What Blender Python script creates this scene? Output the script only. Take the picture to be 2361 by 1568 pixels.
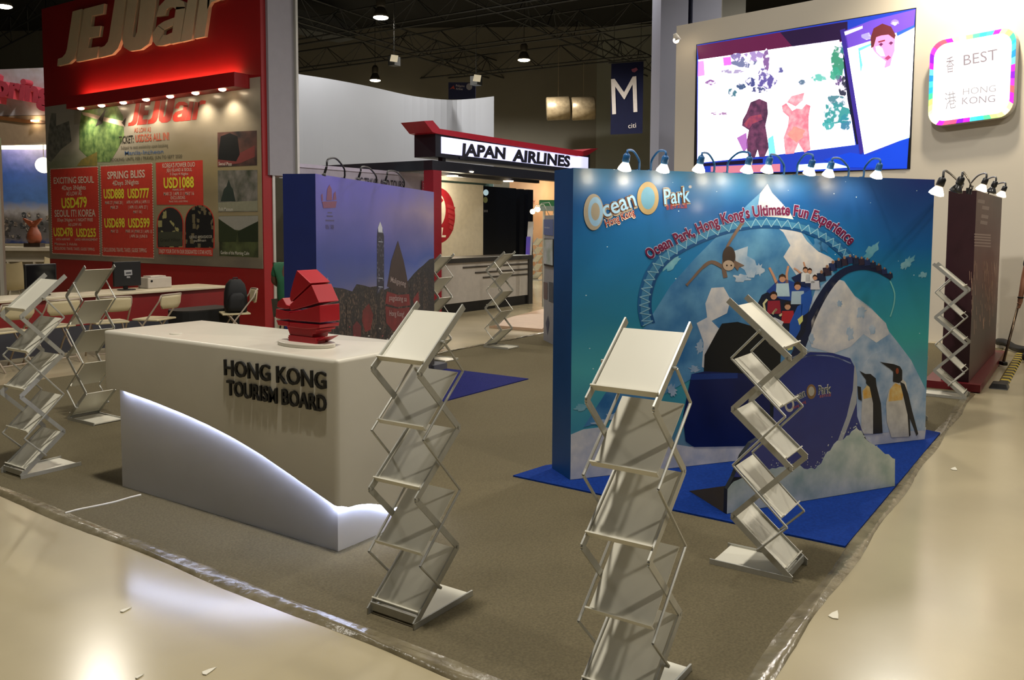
import bpy, bmesh, math, random
import numpy as np
from mathutils import Vector, Matrix

for o in list(bpy.data.objects):
    bpy.data.objects.remove(o)
SC = bpy.context.scene
COL = SC.collection
random.seed(7)

# ------------------------------------------------------------------ camera
# World axes: X = "b" (along the right-hand aisle), Y = "a" (along the front aisle), Z up, metres.
FPX, PPY, PITCH, ROLL, HC = 1972.66, 661.98, .0711866, .00493749, 1.7
AA = -.976093
_A = np.array([math.sin(AA), math.cos(AA), 0.]); _B = np.array([math.sin(AA+math.pi/2), math.cos(AA+math.pi/2), 0.])
def _w(v): return np.array([v @ _B, v @ _A, v[2]])
_cp, _sp = math.cos(PITCH), math.sin(PITCH)
_r = np.array([1, 0, 0.]); _f = np.array([0, _cp, -_sp]); _u = np.array([0, _sp, _cp])
_r2 = math.cos(ROLL)*_r + math.sin(ROLL)*_u
_u2 = -math.sin(ROLL)*_r + math.cos(ROLL)*_u
CR, CU, CF = _w(_r2), _w(_u2), _w(_f)
CO = np.array([0, 0, HC])
cam = bpy.data.cameras.new('camera'); camo = bpy.data.objects.new('camera', cam); COL.objects.link(camo)
camo.matrix_world = Matrix(((CR[0], CU[0], -CF[0], 0), (CR[1], CU[1], -CF[1], 0), (CR[2], CU[2], -CF[2], HC), (0, 0, 0, 1)))
cam.sensor_width = 36; cam.lens = FPX/2361*36; cam.shift_y = -(784-PPY)/2361
cam.clip_end = 200; cam.clip_start = .05
SC.camera = camo
SC.view_settings.view_transform = 'Standard'; SC.view_settings.look = 'None'
SC.view_settings.gamma = 1; SC.view_settings.use_curve_mapping = False
SC.view_settings.exposure = 0.0

# ------------------------------------------------------------------ world (the rest of the lit hall) and high bay light
wd = bpy.data.worlds.new('hall'); SC.world = wd; wd.use_nodes = True
bg = wd.node_tree.nodes['Background']; bg.inputs[0].default_value = (.95, .93, .86, 1); bg.inputs[1].default_value = .018

def lamp(name, kind, loc, power, color, radius=.25, aim=None, spot=None, blend=.6):
    l = bpy.data.lights.new(name, kind); l.energy = power; l.color = color
    if kind in ('POINT', 'SPOT'): l.shadow_soft_size = radius
    if kind == 'AREA': l.size = radius
    if spot: l.spot_size = math.radians(spot); l.spot_blend = blend
    o = bpy.data.objects.new(name, l); COL.objects.link(o); o.location = loc
    if aim is not None:
        o.rotation_euler = (Vector(aim)-Vector(loc)).to_track_quat('-Z', 'Y').to_euler()
    return o
WARM = (1, .86, .64); NEUT = (1, .94, .83); COOL = (.80, .87, 1)
# high bay lamps of the hall (z = 9): a regular grid, most of them outside the picture
for x, y, p in ((2.6, 2.8, 2150), (2.6, -4.7, 850), (10.1, 2.8, 700), (10.1, -4.7, 900), (17.6, 2.8, 1300), (17.6, -4.7, 1300), (2.6, 10.3, 250), (10.1, 10.3, 450),
                (17.6, 10.3, 700), (10.1, 17.8, 900), (17.6, 17.8, 1300), (25.1, 10.3, 1300), (25.1, 17.8, 1300), (-4.9, 2.8, 150)):
    lamp('high_bay_light', 'SPOT', (x, y, 9), p, NEUT, .28, (x, y, 0), 150, .5)

# ------------------------------------------------------------------ pixel helpers (directions only; distance comes from a plane that is touched)
def ray(x, y): return (x-1180.5)/FPX*CR - (y-PPY)/FPX*CU + CF
def gnd(x, y, z=0.):
    d = ray(x, y); return Vector(CO + d*(z-HC)/d[2])
def onx(x, y, X):
    d = ray(x, y); return Vector(CO + d*X/d[0])
def ony(x, y, Y):
    d = ray(x, y); return Vector(CO + d*Y/d[1])
def far(x, y, D):                      # at a distance D along the view direction's ground heading
    d = ray(x, y); h = CF[:2]/np.linalg.norm(CF[:2]); return Vector(CO + d*D/(d[:2] @ h))

class Frame:                           # a vertical plane; u = left to right as seen, n = towards the viewer
    def __init__(s, p0, p1, top=None):
        s.o = Vector((p0[0], p0[1], 0)); e = Vector((p1[0], p1[1], 0))
        s.u = (e-s.o).normalized(); s.v = Vector((0, 0, 1)); s.n = s.u.cross(s.v); s.L = (e-s.o).length
    def st(s, x, y, off=0.):
        d = Vector(ray(x, y)); c = Vector(CO); o = s.o + s.n*off
        t = (o-c).dot(s.n)/d.dot(s.n); p = c+d*t-s.o
        return p.dot(s.u), p.z
    def w(s, a, b, c=0.): return s.o + s.u*a + s.v*b + s.n*c

# ------------------------------------------------------------------ materials
def lin(h):
    if isinstance(h, str):
        h = h.lstrip('#'); c = [int(h[i:i+2], 16)/255 for i in (0, 2, 4)]
    else: c = [v/255 for v in h]
    return tuple(v/12.92 if v <= .04045 else ((v+.055)/1.055)**2.4 for v in c)
_M = {}
def mat(name, col, rough=.5, metal=0., var=.06, scale=8., bump=0., bscale=60., emit=0., ecol=None, spec=.5, col2=None, stretch=None, coat=0., detail=3):
    if name in _M: return _M[name]
    m = bpy.data.materials.new(name); m.use_nodes = True; nt = m.node_tree; N = nt.nodes; Lk = nt.links
    b = N['Principled BSDF']; c = lin(col)
    tc = N.new('ShaderNodeTexCoord'); mp = N.new('ShaderNodeMapping'); Lk.new(tc.outputs['Object'], mp.inputs[0])
    if stretch: mp.inputs['Scale'].default_value = stretch
    nz = N.new('ShaderNodeTexNoise'); nz.inputs['Scale'].default_value = scale; nz.inputs['Detail'].default_value = detail
    Lk.new(mp.outputs[0], nz.inputs['Vector'])
    r = N.new('ShaderNodeValToRGB'); r.color_ramp.elements[0].position = .3; r.color_ramp.elements[1].position = .7
    if col2 is None:
        lo = [max(0, v*(1-var)) for v in c]; hi = [min(1, v*(1+var)) for v in c]
    else: lo, hi = c, lin(col2)
    r.color_ramp.elements[0].color = (*lo, 1); r.color_ramp.elements[1].color = (*hi, 1)
    Lk.new(nz.outputs[0], r.inputs[0]); Lk.new(r.outputs[0], b.inputs['Base Color'])
    b.inputs['Roughness'].default_value = rough; b.inputs['Metallic'].default_value = metal
    b.inputs['Specular IOR Level'].default_value = spec
    if coat: b.inputs['Coat Weight'].default_value = coat; b.inputs['Coat Roughness'].default_value = .1
    if emit:
        ec = lin(ecol) if ecol else c
        b.inputs['Emission Color'].default_value = (*ec, 1); b.inputs['Emission Strength'].default_value = emit
    if bump:
        n2 = N.new('ShaderNodeTexNoise'); n2.inputs['Scale'].default_value = bscale; n2.inputs['Detail'].default_value = 4
        Lk.new(tc.outputs['Object'], n2.inputs['Vector'])
        bp = N.new('ShaderNodeBump'); bp.inputs['Strength'].default_value = bump; bp.inputs['Distance'].default_value = .02
        Lk.new(n2.outputs[0], bp.inputs['Height']); Lk.new(bp.outputs[0], b.inputs['Normal'])
    _M[name] = m; return m
def flat(h, rough=.55, emit=0.):       # printed ink, keyed by colour
    h = h.lstrip('#'); k = f'ink_{h}_{rough}_{emit}'
    return mat(k, h, rough, var=.05, scale=14, emit=emit)

# ------------------------------------------------------------------ geometry
class Geo:
    def __init__(s): s.v = []; s.f = []
    def add(s, v, f):
        k = len(s.v); s.v += [Vector(p) for p in v]; s.f += [tuple(i+k for i in q) for q in f]; return s
    def box(s, a, b):
        x0, y0, z0 = [min(a[i], b[i]) for i in range(3)]; x1, y1, z1 = [max(a[i], b[i]) for i in range(3)]
        return s.add([(x0,y0,z0),(x1,y0,z0),(x1,y1,z0),(x0,y1,z0),(x0,y0,z1),(x1,y0,z1),(x1,y1,z1),(x0,y1,z1)],
                     [(0,3,2,1),(4,5,6,7),(0,1,5,4),(1,2,6,5),(2,3,7,6),(3,0,4,7)])
    def obox(s, o, ux, uy, uz):         # corner + three edge vectors
        o, ux, uy, uz = map(Vector, (o, ux, uy, uz)); v = [o, o+ux, o+ux+uy, o+uy]; v += [p+uz for p in v]
        return s.add(v, [(0,3,2,1),(4,5,6,7),(0,1,5,4),(1,2,6,5),(2,3,7,6),(3,0,4,7)])
    def bar(s, p, q, w, t, side):       # rectangular bar p-q; t = thickness along 'side', w = width across
        p, q, side = Vector(p), Vector(q), Vector(side).normalized(); d = (q-p).normalized(); c = d.cross(side).normalized()
        return s.obox(p-c*w/2-side*t/2, q-p, side*t, c*w)
    def tube(s, pts, r, n=8, cap=True):
        pts = [Vector(p) for p in pts]; rr = r if isinstance(r, (list, tuple)) else [r]*len(pts); rings = []; ref = None
        for i, p in enumerate(pts):
            d = (pts[min(i+1, len(pts)-1)]-pts[max(i-1, 0)]).normalized()
            if ref is None: ref = Vector((0, 0, 1)) if abs(d.z) < .9 else Vector((1, 0, 0))
            x = (ref - d*ref.dot(d)).normalized(); y = d.cross(x); ref = x
            rings.append([p+(x*math.cos(2*math.pi*k/n)+y*math.sin(2*math.pi*k/n))*rr[i] for k in range(n)])
        f = []; m = len(pts)
        for i in range(m-1):
            for k in range(n): f.append((i*n+k, i*n+(k+1) % n, (i+1)*n+(k+1) % n, (i+1)*n+k))
        if cap: f += [tuple(range(n-1, -1, -1)), tuple((m-1)*n+k for k in range(n))]
        return s.add([p for rg in rings for p in rg], f)
    def lathe(s, prof, c=(0, 0, 0), n=20, axis=None):   # prof: (r, h) from bottom to top
        c = Vector(c); d = Vector(axis).normalized() if axis is not None else Vector((0, 0, 1))
        ref = Vector((0, 0, 1)) if abs(d.z) < .9 else Vector((1, 0, 0)); x = (ref-d*ref.dot(d)).normalized(); y = d.cross(x)
        v = []; f = []; m = len(prof)
        for r, h in prof:
            v += [c+d*h+(x*math.cos(2*math.pi*k/n)+y*math.sin(2*math.pi*k/n))*max(r, 1e-4) for k in range(n)]
        for i in range(m-1):
            for k in range(n): f.append((i*n+k, i*n+(k+1) % n, (i+1)*n+(k+1) % n, (i+1)*n+k))
        f += [tuple(range(n-1, -1, -1)), tuple((m-1)*n+k for k in range(n))]
        return s.add(v, f)
    def prism(s, pts, d):               # polygon (3D, planar) extruded by vector d
        pts = [Vector(p) for p in pts]; d = Vector(d); n = len(pts)
        nr = Vector((0, 0, 0))
        for i in range(n): nr += pts[i].cross(pts[(i+1) % n])
        if nr.dot(d) > 0: pts = pts[::-1]
        return s.add(pts+[p+d for p in pts], [tuple(range(n)), tuple(range(2*n-1, n-1, -1))]+[((i+1) % n, i, n+i, n+(i+1) % n) for i in range(n)])
    def ball(s, c, rx, ry=None, rz=None, n=14, m=8):
        ry = ry or rx; rz = rz or rx; c = Vector(c)
        v = []; f = []
        for i in range(m+1):
            t = math.pi*i/m
            for k in range(n):
                v.append(c+Vector((rx*max(math.sin(t),1e-3)*math.cos(2*math.pi*k/n), ry*max(math.sin(t),1e-3)*math.sin(2*math.pi*k/n), -rz*math.cos(t))))
        for i in range(m):
            for k in range(n): f.append((i*n+k, i*n+(k+1) % n, (i+1)*n+(k+1) % n, (i+1)*n+k))
        return s.add(v, f)

def obj(name, g, m, parent=None, smooth=False, bevel=0., local=False):
    """link geometry as ONE mesh object; world coordinates unless local=True"""
    v = g.v
    base = Vector((0, 0, 0))
    if parent is not None and not local: base = Vector(ORG[parent.name])
    elif parent is None and not local:
        xs = [p.x for p in v]; ys = [p.y for p in v]; zs = [p.z for p in v]
        base = Vector(((min(xs)+max(xs))/2, (min(ys)+max(ys))/2, min(zs)))
    me = bpy.data.meshes.new(name); me.from_pydata([tuple(p-base) for p in v], [], g.f); me.update()
    if m: me.materials.append(m)
    if smooth:
        for p in me.polygons: p.use_smooth = True
    o = bpy.data.objects.new(name, me); COL.objects.link(o)
    if parent is not None: o.parent = parent
    elif not local: o.location = base
    ORG[o.name] = tuple(base)
    if bevel:
        bv = o.modifiers.new('bevel', 'BEVEL'); bv.width = bevel; bv.segments = 2; bv.limit_method = 'ANGLE'; bv.angle_limit = math.radians(40)
    return o
ORG = {}
def tag(o, label, cat, group=None, kind=None):
    if label: o['label'] = label
    if cat: o['category'] = cat
    if group: o['group'] = group
    if kind: o['kind'] = kind
    return o
def thing(name, label, cat, loc=(0, 0, 0), rz=0., group=None):
    o = bpy.data.objects.new(name, None); COL.objects.link(o); o.location = loc; o.rotation_euler = (0, 0, rz); o.empty_display_size = .1
    ORG[o.name] = tuple(loc); return tag(o, label, cat, group)
def struct(name, g, m, smooth=False):
    o = obj(name, g, m, None, smooth); o['kind'] = 'structure'; return o
def dup(root, loc, rz, label=None, group=None):
    r = root.copy(); COL.objects.link(r); r.location = loc; r.rotation_euler = (0, 0, rz); ORG[r.name] = tuple(loc)
    if label: r['label'] = label
    if group: r['group'] = group
    for ch in list(root.children):
        c = ch.copy(); COL.objects.link(c); c.parent = r
        for q in ch.children:
            d = q.copy(); COL.objects.link(d); d.parent = c
    return r

# ------------------------------------------------------------------ lettering and flat print on a Frame
_T = {}
def glyphs(s, bold=0., ext=0.):
    k = (s, bold, ext)
    if k in _T: return _T[k]
    cu = bpy.data.curves.new('t', 'FONT'); cu.body = s; cu.size = 1; cu.resolution_u = 3; cu.offset = bold; cu.extrude = ext
    o = bpy.data.objects.new('t', cu); COL.objects.link(o)
    dg = bpy.context.evaluated_depsgraph_get(); me = bpy.data.meshes.new_from_object(o.evaluated_get(dg))
    v = [tuple(p.co) for p in me.vertices]; f = [tuple(p.vertices) for p in me.polygons]
    bpy.data.objects.remove(o); bpy.data.curves.remove(cu); bpy.data.meshes.remove(me)
    _T[k] = (v, f); return _T[k]
def _emit(v, f, out, gap, name, m, parent, label):
    # one object per word: islands sorted along the baseline, parted at the gaps
    par = list(range(len(v)))
    def find(i):
        while par[i] != i: par[i] = par[par[i]]; i = par[i]
        return i
    for q in f:
        r0 = find(q[0])
        for i in q[1:]: par[find(i)] = r0
    isl = {}
    for i in range(len(v)): isl.setdefault(find(i), []).append(i)
    L = sorted(((min(v[i][0] for i in k), max(v[i][0] for i in k), r) for r, k in isl.items()))
    word = {}; w = 0; end = L[0][1]
    for x0_, x1_, r in L:
        if x0_-end > gap: w += 1
        end = max(end, x1_); word[r] = w
    o = None
    for k in range(w+1):
        g = Geo(); idx = {}
        for i in range(len(v)):
            if word[find(i)] == k: idx[i] = len(g.v); g.v.append(out[i])
        g.f = [tuple(idx[i] for i in q) for q in f if word[find(q[0])] == k]
        o = obj(name, g, m, parent)
        if label: o['label'] = label
    return o
_CAP = None
def text(fr, s, p0, p1, hpx, m, parent, off=.003, bold=.012, shear=0., name='lettering', ext=0., label=None, gap=.17):
    """text with its baseline from pixel p0 to pixel p1 on the plane, capital height hpx pixels"""
    global _CAP
    if _CAP is None: _CAP = max(p[1] for p in glyphs('H')[0])
    v, f = glyphs(s, bold, ext)
    if not v: return None
    x0 = min(p[0] for p in v); x1 = max(p[0] for p in v)
    a = Vector(fr.st(*p0)); b = Vector(fr.st(*p1)); mx, my = (p0[0]+p1[0])/2, (p0[1]+p1[1])/2
    h = fr.st(mx, my-hpx)[1]-fr.st(mx, my)[1]
    d = b-a; Ln = d.length; ang = math.atan2(d.y, d.x); ca, sa = math.cos(ang), math.sin(ang)
    sx = Ln/max(x1-x0, 1e-6); sy = h/_CAP
    out = []
    for p in v:
        yy = p[1]*sy; xx = (p[0]-x0)*sx + shear*yy
        out.append(fr.w(a.x+xx*ca-yy*sa, a.y+xx*sa+yy*ca, off+(p[2]+ext)*1.0))
    return _emit(v, f, out, gap, name, m, parent, label)
def bend(fr, s, path, hpx, m, parent, off=.003, bold=.012, name='lettering', gap=.17):
    """text bent along a pixel path"""
    global _CAP
    if _CAP is None: _CAP = max(p[1] for p in glyphs('H')[0])
    v, f = glyphs(s, bold); x0 = min(p[0] for p in v); x1 = max(p[0] for p in v)
    cum = [0.]
    for p, q in zip(path, path[1:]): cum.append(cum[-1]+math.hypot(q[0]-p[0], q[1]-p[1]))
    out = []
    for p in v:
        d = cum[-1]*(p[0]-x0)/(x1-x0); i = 0
        while i < len(cum)-2 and cum[i+1] < d: i += 1
        t = (d-cum[i])/(cum[i+1]-cum[i]); a, b = path[i], path[i+1]
        dx, dy = b[0]-a[0], b[1]-a[1]; l = math.hypot(dx, dy); h = p[1]/_CAP*hpx
        out.append(fr.w(*fr.st(a[0]+dx*t+dy/l*h, a[1]+dy*t-dx/l*h), off))
    return _emit(v, f, out, gap, name, m, parent, None)
def poly(fr, pts, m, parent, off=.001, th=.0006, name='printed_shape', label=None):
    q = [fr.w(*fr.st(x, y), off) for x, y in pts]
    for p in q: p.z = max(p.z, .0225)
    g = Geo(); g.prism(q, fr.n*th)
    o = obj(name, g, m, parent)
    if label: o['label'] = label
    return o
def ring(fr, c, rx, ry, m, parent, off=.001, rot=0., n=28, name='printed_disc', inner=0.):
    P = [(c[0]+rx*math.cos(2*math.pi*k/n+rot), c[1]+ry*math.sin(2*math.pi*k/n+rot)) for k in range(n)]
    if not inner: return poly(fr, P, m, parent, off, name=name)
    Q = [(c[0]+(x-c[0])*inner, c[1]+(y-c[1])*inner) for x, y in P]
    g = Geo(); v = [fr.w(*fr.st(*p), off) for p in P]+[fr.w(*fr.st(*p), off) for p in Q]
    g.add(v, [(k, (k+1) % n, n+(k+1) % n, n+k) for k in range(n)])
    return obj(name, g, m, parent)
def band(fr, path, wpx, m, parent, off=.001, name='printed_track'):
    """a strip of pixel width wpx along a pixel path"""
    L = []; R = []
    for i, (x, y) in enumerate(path):
        x0, y0 = path[max(i-1, 0)]; x1, y1 = path[min(i+1, len(path)-1)]
        dx, dy = x1-x0, y1-y0; l = math.hypot(dx, dy) or 1; nx, ny = -dy/l, dx/l
        w = wpx[i] if isinstance(wpx, (list, tuple)) else wpx
        L.append(fr.w(*fr.st(x+nx*w/2, y+ny*w/2), off)); R.append(fr.w(*fr.st(x-nx*w/2, y-ny*w/2), off))
    n = len(path); g = Geo(); g.add(L+R, [(i, i+1, n+i+1, n+i) for i in range(n-1)])
    return obj(name, g, m, parent)
def spline(pts, k=6):
    out = []
    P = [Vector((*p, 0)) if len(p) == 2 else Vector(p) for p in pts]
    for i in range(len(P)-1):
        p0, p1, p2, p3 = P[max(i-1, 0)], P[i], P[i+1], P[min(i+2, len(P)-1)]
        for j in range(k):
            t = j/k
            out.append(.5*((2*p1)+(p2-p0)*t+(2*p0-5*p1+4*p2-p3)*t*t+(3*p1-p0-3*p2+p3)*t**3))
    out.append(P[-1])
    return [tuple(p)[:len(pts[0])] for p in out]

# ================================================================== SETTING
M_floor = mat('polished_concrete', '#aa9e80', .19, var=.10, scale=.9, bump=.008, bscale=3, spec=.6, detail=6)
struct('floor', Geo().box((-30, -30, -.1), (70, 70, 0)), M_floor)
M_carpet = mat('grey_carpet', '#675f4b', .95, col2='#7b7158', scale=90, bump=.6, bscale=420, spec=.1, detail=6)
CP = [(2.47, .97), (2.60, 5.7), (2.69, 9.4), (8.0, 9.4), (8.0, 7.1), (13.85, 7.1), (13.85, .97)]
cg = Geo().prism([(x, y, .001) for x, y in CP], (0, 0, .009))
tag(obj('exhibition_carpet', cg, M_carpet), 'large grey needle felt carpet covering the stand area', 'carpet')
# wrinkled clear plastic film along the two taped edges
M_film = mat('plastic_film', '#7d735a', .22, col2='#5e553f', scale=9, bump=.35, bscale=14, spec=.8, detail=5)
def film(p, q, w, nrm, name, label):
    p, q, nrm = Vector((*p, 0)), Vector((*q, 0)), Vector((*nrm, 0)); n = 90; g = Geo(); rows = []
    rnd = random.Random(3)
    for i in range(n+1):
        c = p.lerp(q, i/n); r = []
        for j in range(5):
            jit = .010*math.sin(i*.37+j*1.3)+.004*(rnd.random()-.5)
            h = .0125+.004*math.sin(i*.21+j*2.1)+.003*rnd.random() if j in (1, 2, 3) else (.0115 if j == 0 else .001)
            r.append(c+nrm*(w*(j/4-.45)+jit)+Vector((0, 0, h)))
        rows.append(r)
    v = [x for r in rows for x in r]; f = []
    for i in range(n):
        for j in range(4): f.append((i*5+j, i*5+j+1, (i+1)*5+j+1, (i+1)*5+j))
    g.add(v, f); return tag(obj(name, g, M_film, None, True), label, 'plastic film')
film((2.47, .93), (2.69, 9.4), .09, (-1, .03), 'edge_film', 'wrinkled clear film taped along the carpet edge before the white counter')
film((2.54, .97), (9.86, .97), .08, (0, -1), 'edge_film', 'wrinkled clear film taped along the carpet edge at the right aisle')

M_mat = mat('blue_mat', '#0d2a6e', .9, col2='#123582', scale=60, bump=.3, bscale=300, spec=.1)
mg = Geo().prism([(4.65, 1.01, .010), (4.71, 3.17, .010), (5.05, 3.12, .010), (7.80, 1.13, .010), (7.74, .965, .010)], (0, 0, .010))
tag(obj('floor_mat', mg, M_mat), 'bright blue triangular felt mat under the underwater themed panel', 'mat')
M_mat2 = mat('navy_mat', '#1b1e55', .9, col2='#242864', scale=60, bump=.3, bscale=300, spec=.1)
tag(obj('floor_mat', Geo().prism([(7.86, 5.09, .010), (7.86, 6.55, .010), (4.35, 5.02, .010), (4.6, 4.75, .010), (5.4, 5.09, .010)], (0, 0, .010)), M_mat2), 'dark navy pointed felt mat under the city skyline panel', 'mat')

# ================================================================== RECEPTION COUNTER
M_desk = mat('white_laminate', '#cbc5b6', .32, var=.03, scale=3, spec=.5)
M_deskb = mat('white_laminate_base', '#dcdce0', .45, var=.03, scale=3)
M_led = mat('led_strip', '#dfe6ff', .5, var=0, emit=38, ecol='#ccd8ff')
M_black = mat('black_plastic', '#0b0b0d', .45, var=.2)
desk = thing('reception_counter', 'white reception counter with glowing wave line and black raised lettering', 'counter', (3.4, 4.18, 0))
X0, X1, Y0, Y1, ZT, RC = 3.045, 3.79, 3.128, 5.225, 1.022, .028
per = []                                   # rounded rectangle in plan, counter clockwise from the front right corner
def arc(cx, cy, a0, a1, n=5): return [(cx+RC*math.cos(a0+(a1-a0)*i/n), cy+RC*math.sin(a0+(a1-a0)*i/n)) for i in range(n+1)]
P = math.pi
def seg(p, q, n): return [(p[0]+(q[0]-p[0])*i/n, p[1]+(q[1]-p[1])*i/n) for i in range(1, n)]
c1 = arc(X0+RC, Y0+RC, P, 1.5*P); c2 = arc(X1-RC, Y0+RC, 1.5*P, 2*P); c3 = arc(X1-RC, Y1-RC, 0, .5*P); c4 = arc(X0+RC, Y1-RC, .5*P, P)
per = c1+seg(c1[-1], c2[0], 14)+c2+seg(c2[-1], c3[0], 6)+c3+seg(c3[-1], c4[0], 6)+c4+seg(c4[-1], c1[0], 30)
FC = [(780, 1172), (720, 1130), (660, 1088), (600, 1047), (540, 1011), (480, 980), (420, 953), (350, 925), (300, 907), (274, 898)]
FCa = [(p.y, p.z) for p in (onx(x, y, X0) for x, y in FC)]
SCv = [(p.x, p.z) for p in (ony(x, y, Y0) for x, y in ((781, 1174), (800, 1171), (825, 1164), (850, 1162), (870, 1163), (885, 1166), (905, 1172)))]
def interp(t, x):
    if x <= t[0][0]: return t[0][1]
    for (xa, ya), (xb, yb) in zip(t, t[1:]):
        if x <= xb: return ya+(yb-ya)*(x-xa)/(xb-xa)
    return t[-1][1]
def zb(x, y):
    if y > 5.12: return .648
    if x < X0+.03: return interp(FCa, y)
    if y < Y0+.03: return interp(SCv, x) if x < SCv[-1][0] else SCv[-1][1]-.1*(x-SCv[-1][0])
    return .15
g = Geo(); n = len(per); cx, cy = (X0+X1)/2, (Y0+Y1)/2
def inn(p, d): # move towards the inside by d on both axes
    return (min(max(p[0], X0+d), X1-d), min(max(p[1], Y0+d), Y1-d))
rows = [[(*inn(p, .045), zb(*p)) for p in per], [(*p, zb(*p)) for p in per], [(*p, ZT-.022) for p in per]]
for k in (1, 2, 3, 4):
    t = k/4*P/2; d = .022*(1-math.cos(t)); rows.append([(*inn(p, d), ZT-.022+.022*math.sin(t)) for p in per])
g.v = [Vector(p) for r in rows for p in r]
for i in range(len(rows)-1):
    for k in range(n): g.f.append((i*n+k, i*n+(k+1) % n, (i+1)*n+(k+1) % n, (i+1)*n+k))
g.f.append(tuple((len(rows)-1)*n+k for k in range(n)))
o = obj('body', g, M_desk, desk)
for p in o.data.polygons: p.use_smooth = True
es = o.modifiers.new('split', 'EDGE_SPLIT'); es.split_angle = math.radians(50)
obj('base', Geo().box((X0+.04, Y0+.04, .011), (X1-.05, 5.118, .655)), M_deskb, desk)
sg = Geo()
fp = [(X0+.032, y, z-.004) for y, z in FCa]; fp[0] = (X0+.032, Y0+.034, FCa[0][1]-.004)
for p, q in zip(fp, fp[1:]): sg.bar(p, q, .012, .008, (1, 0, 0))
sp_ = [(x, Y0+.032, z-.004) for x, z in SCv]+[(X1-.05, Y0+.032, SCv[-1][1]-.03)]
for p, q in zip(sp_, sp_[1:]): sg.bar(p, q, .012, .008, (0, 1, 0))
obj('led_strip', sg, M_led, desk)
gp = gnd(405, 770, ZT)
obj('cable_grommet', Geo().lathe([(.036, 0), (.036, .004), (.032, .006)], gp, 24), M_desk, desk)
DF = Frame((X0, Y1), (X0, Y0))
text(DF, 'HONG KONG', (520, 864), (754, 897.5), 37, M_black, desk, off=.0, bold=.008, ext=.006)
text(DF, 'TOURISM BOARD', (526, 909.5), (754, 949.5), 34, M_black, desk, off=.0, bold=.014, ext=.006)
# thin white cable running out from under the counter
cpts = [gnd(x, y, .014) for x, y in spline([(325, 1141), (300, 1147), (262, 1158), (215, 1168), (180, 1175), (150, 1183)], 4)]
tag(obj('power_cable', Geo().tube(cpts, .006, 6), mat('white_pvc', '#d8d4c8', .4)), 'white cable lying on carpet at the foot of the white counter', 'cable')

# ================================================================== RED JUNK BOAT SCULPTURE ON THE COUNTER
M_red = mat('red_lacquer', '#a30b1c', .38, var=.04, scale=4)
sc = thing('boat_sculpture', 'red sliced junk boat sculpture on an oval white plinth on the counter', 'sculpture', tuple(gnd(698, 797, ZT)))
SX = gnd(698, 797, ZT).x
SF = Frame((SX-.02, 9), (SX-.02, 0)); TH = .15
def sl(pts, name, th=TH, off=0.):
    q = [SF.w(*SF.st(x, y, off), off) for x, y in pts]; return obj(name, Geo().prism(q, -SF.n*th), M_red, sc, bevel=.003)
sl([(684, 623), (716, 653), (671, 696), (668, 690), (669, 676), (675, 652)], 'sail_panel')
sl([(718, 657), (736, 698), (690, 711), (669, 716), (668, 702), (674, 697)], 'sail_panel')
sl([(737, 704), (738, 744), (700, 741), (667, 738), (667, 722), (692, 716)], 'sail_panel')
sl([(737, 749), (736, 757), (705, 759), (668, 754), (667, 743)], 'sail_panel')
sl([(651, 687), (660, 703), (667, 705), (667, 712), (657, 713), (638, 708), (640, 696)], 'fore_sail', .10, -.02)
sl([(636, 712), (657, 717), (667, 718), (667, 736), (650, 737), (635, 733)], 'fore_sail', .10, -.02)
sl([(636, 738), (666, 742), (666, 753), (641, 750)], 'fore_sail', .10, -.02)
sl([(661, 752), (737, 758), (737, 763), (728, 763), (728, 770), (721, 770), (719, 781), (675, 781), (668, 772)], 'hull', .12, -.01)
kl = spline([(664, 779), (676, 787), (700, 795), (720, 793), (746, 779)], 4); kt = [(x, y-6*(1-abs((x-705)/42))) for x, y in kl[::-1]]
sl([(663, 777)]+kl+[(748, 777)]+[(735, 782), (722, 786), (704, 786), (684, 784), (672, 779)], 'keel', .11, -.015)
bp_ = gnd(700, 797, ZT)
g = Geo(); el = [(bp_.x+.02+.115*math.cos(t*P/18), bp_.y-.0+.20*math.sin(t*P/18), ZT+.001) for t in range(36)]
g.prism(el, (0, 0, .02)); obj('plinth', g, M_desk, sc, bevel=.003)
el2 = Geo().box((bp_.x-.02, bp_.y-.12, ZT+.021), (bp_.x+.05, bp_.y+.10, ZT+.055)); obj('foot', el2, M_red, sc)

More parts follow.
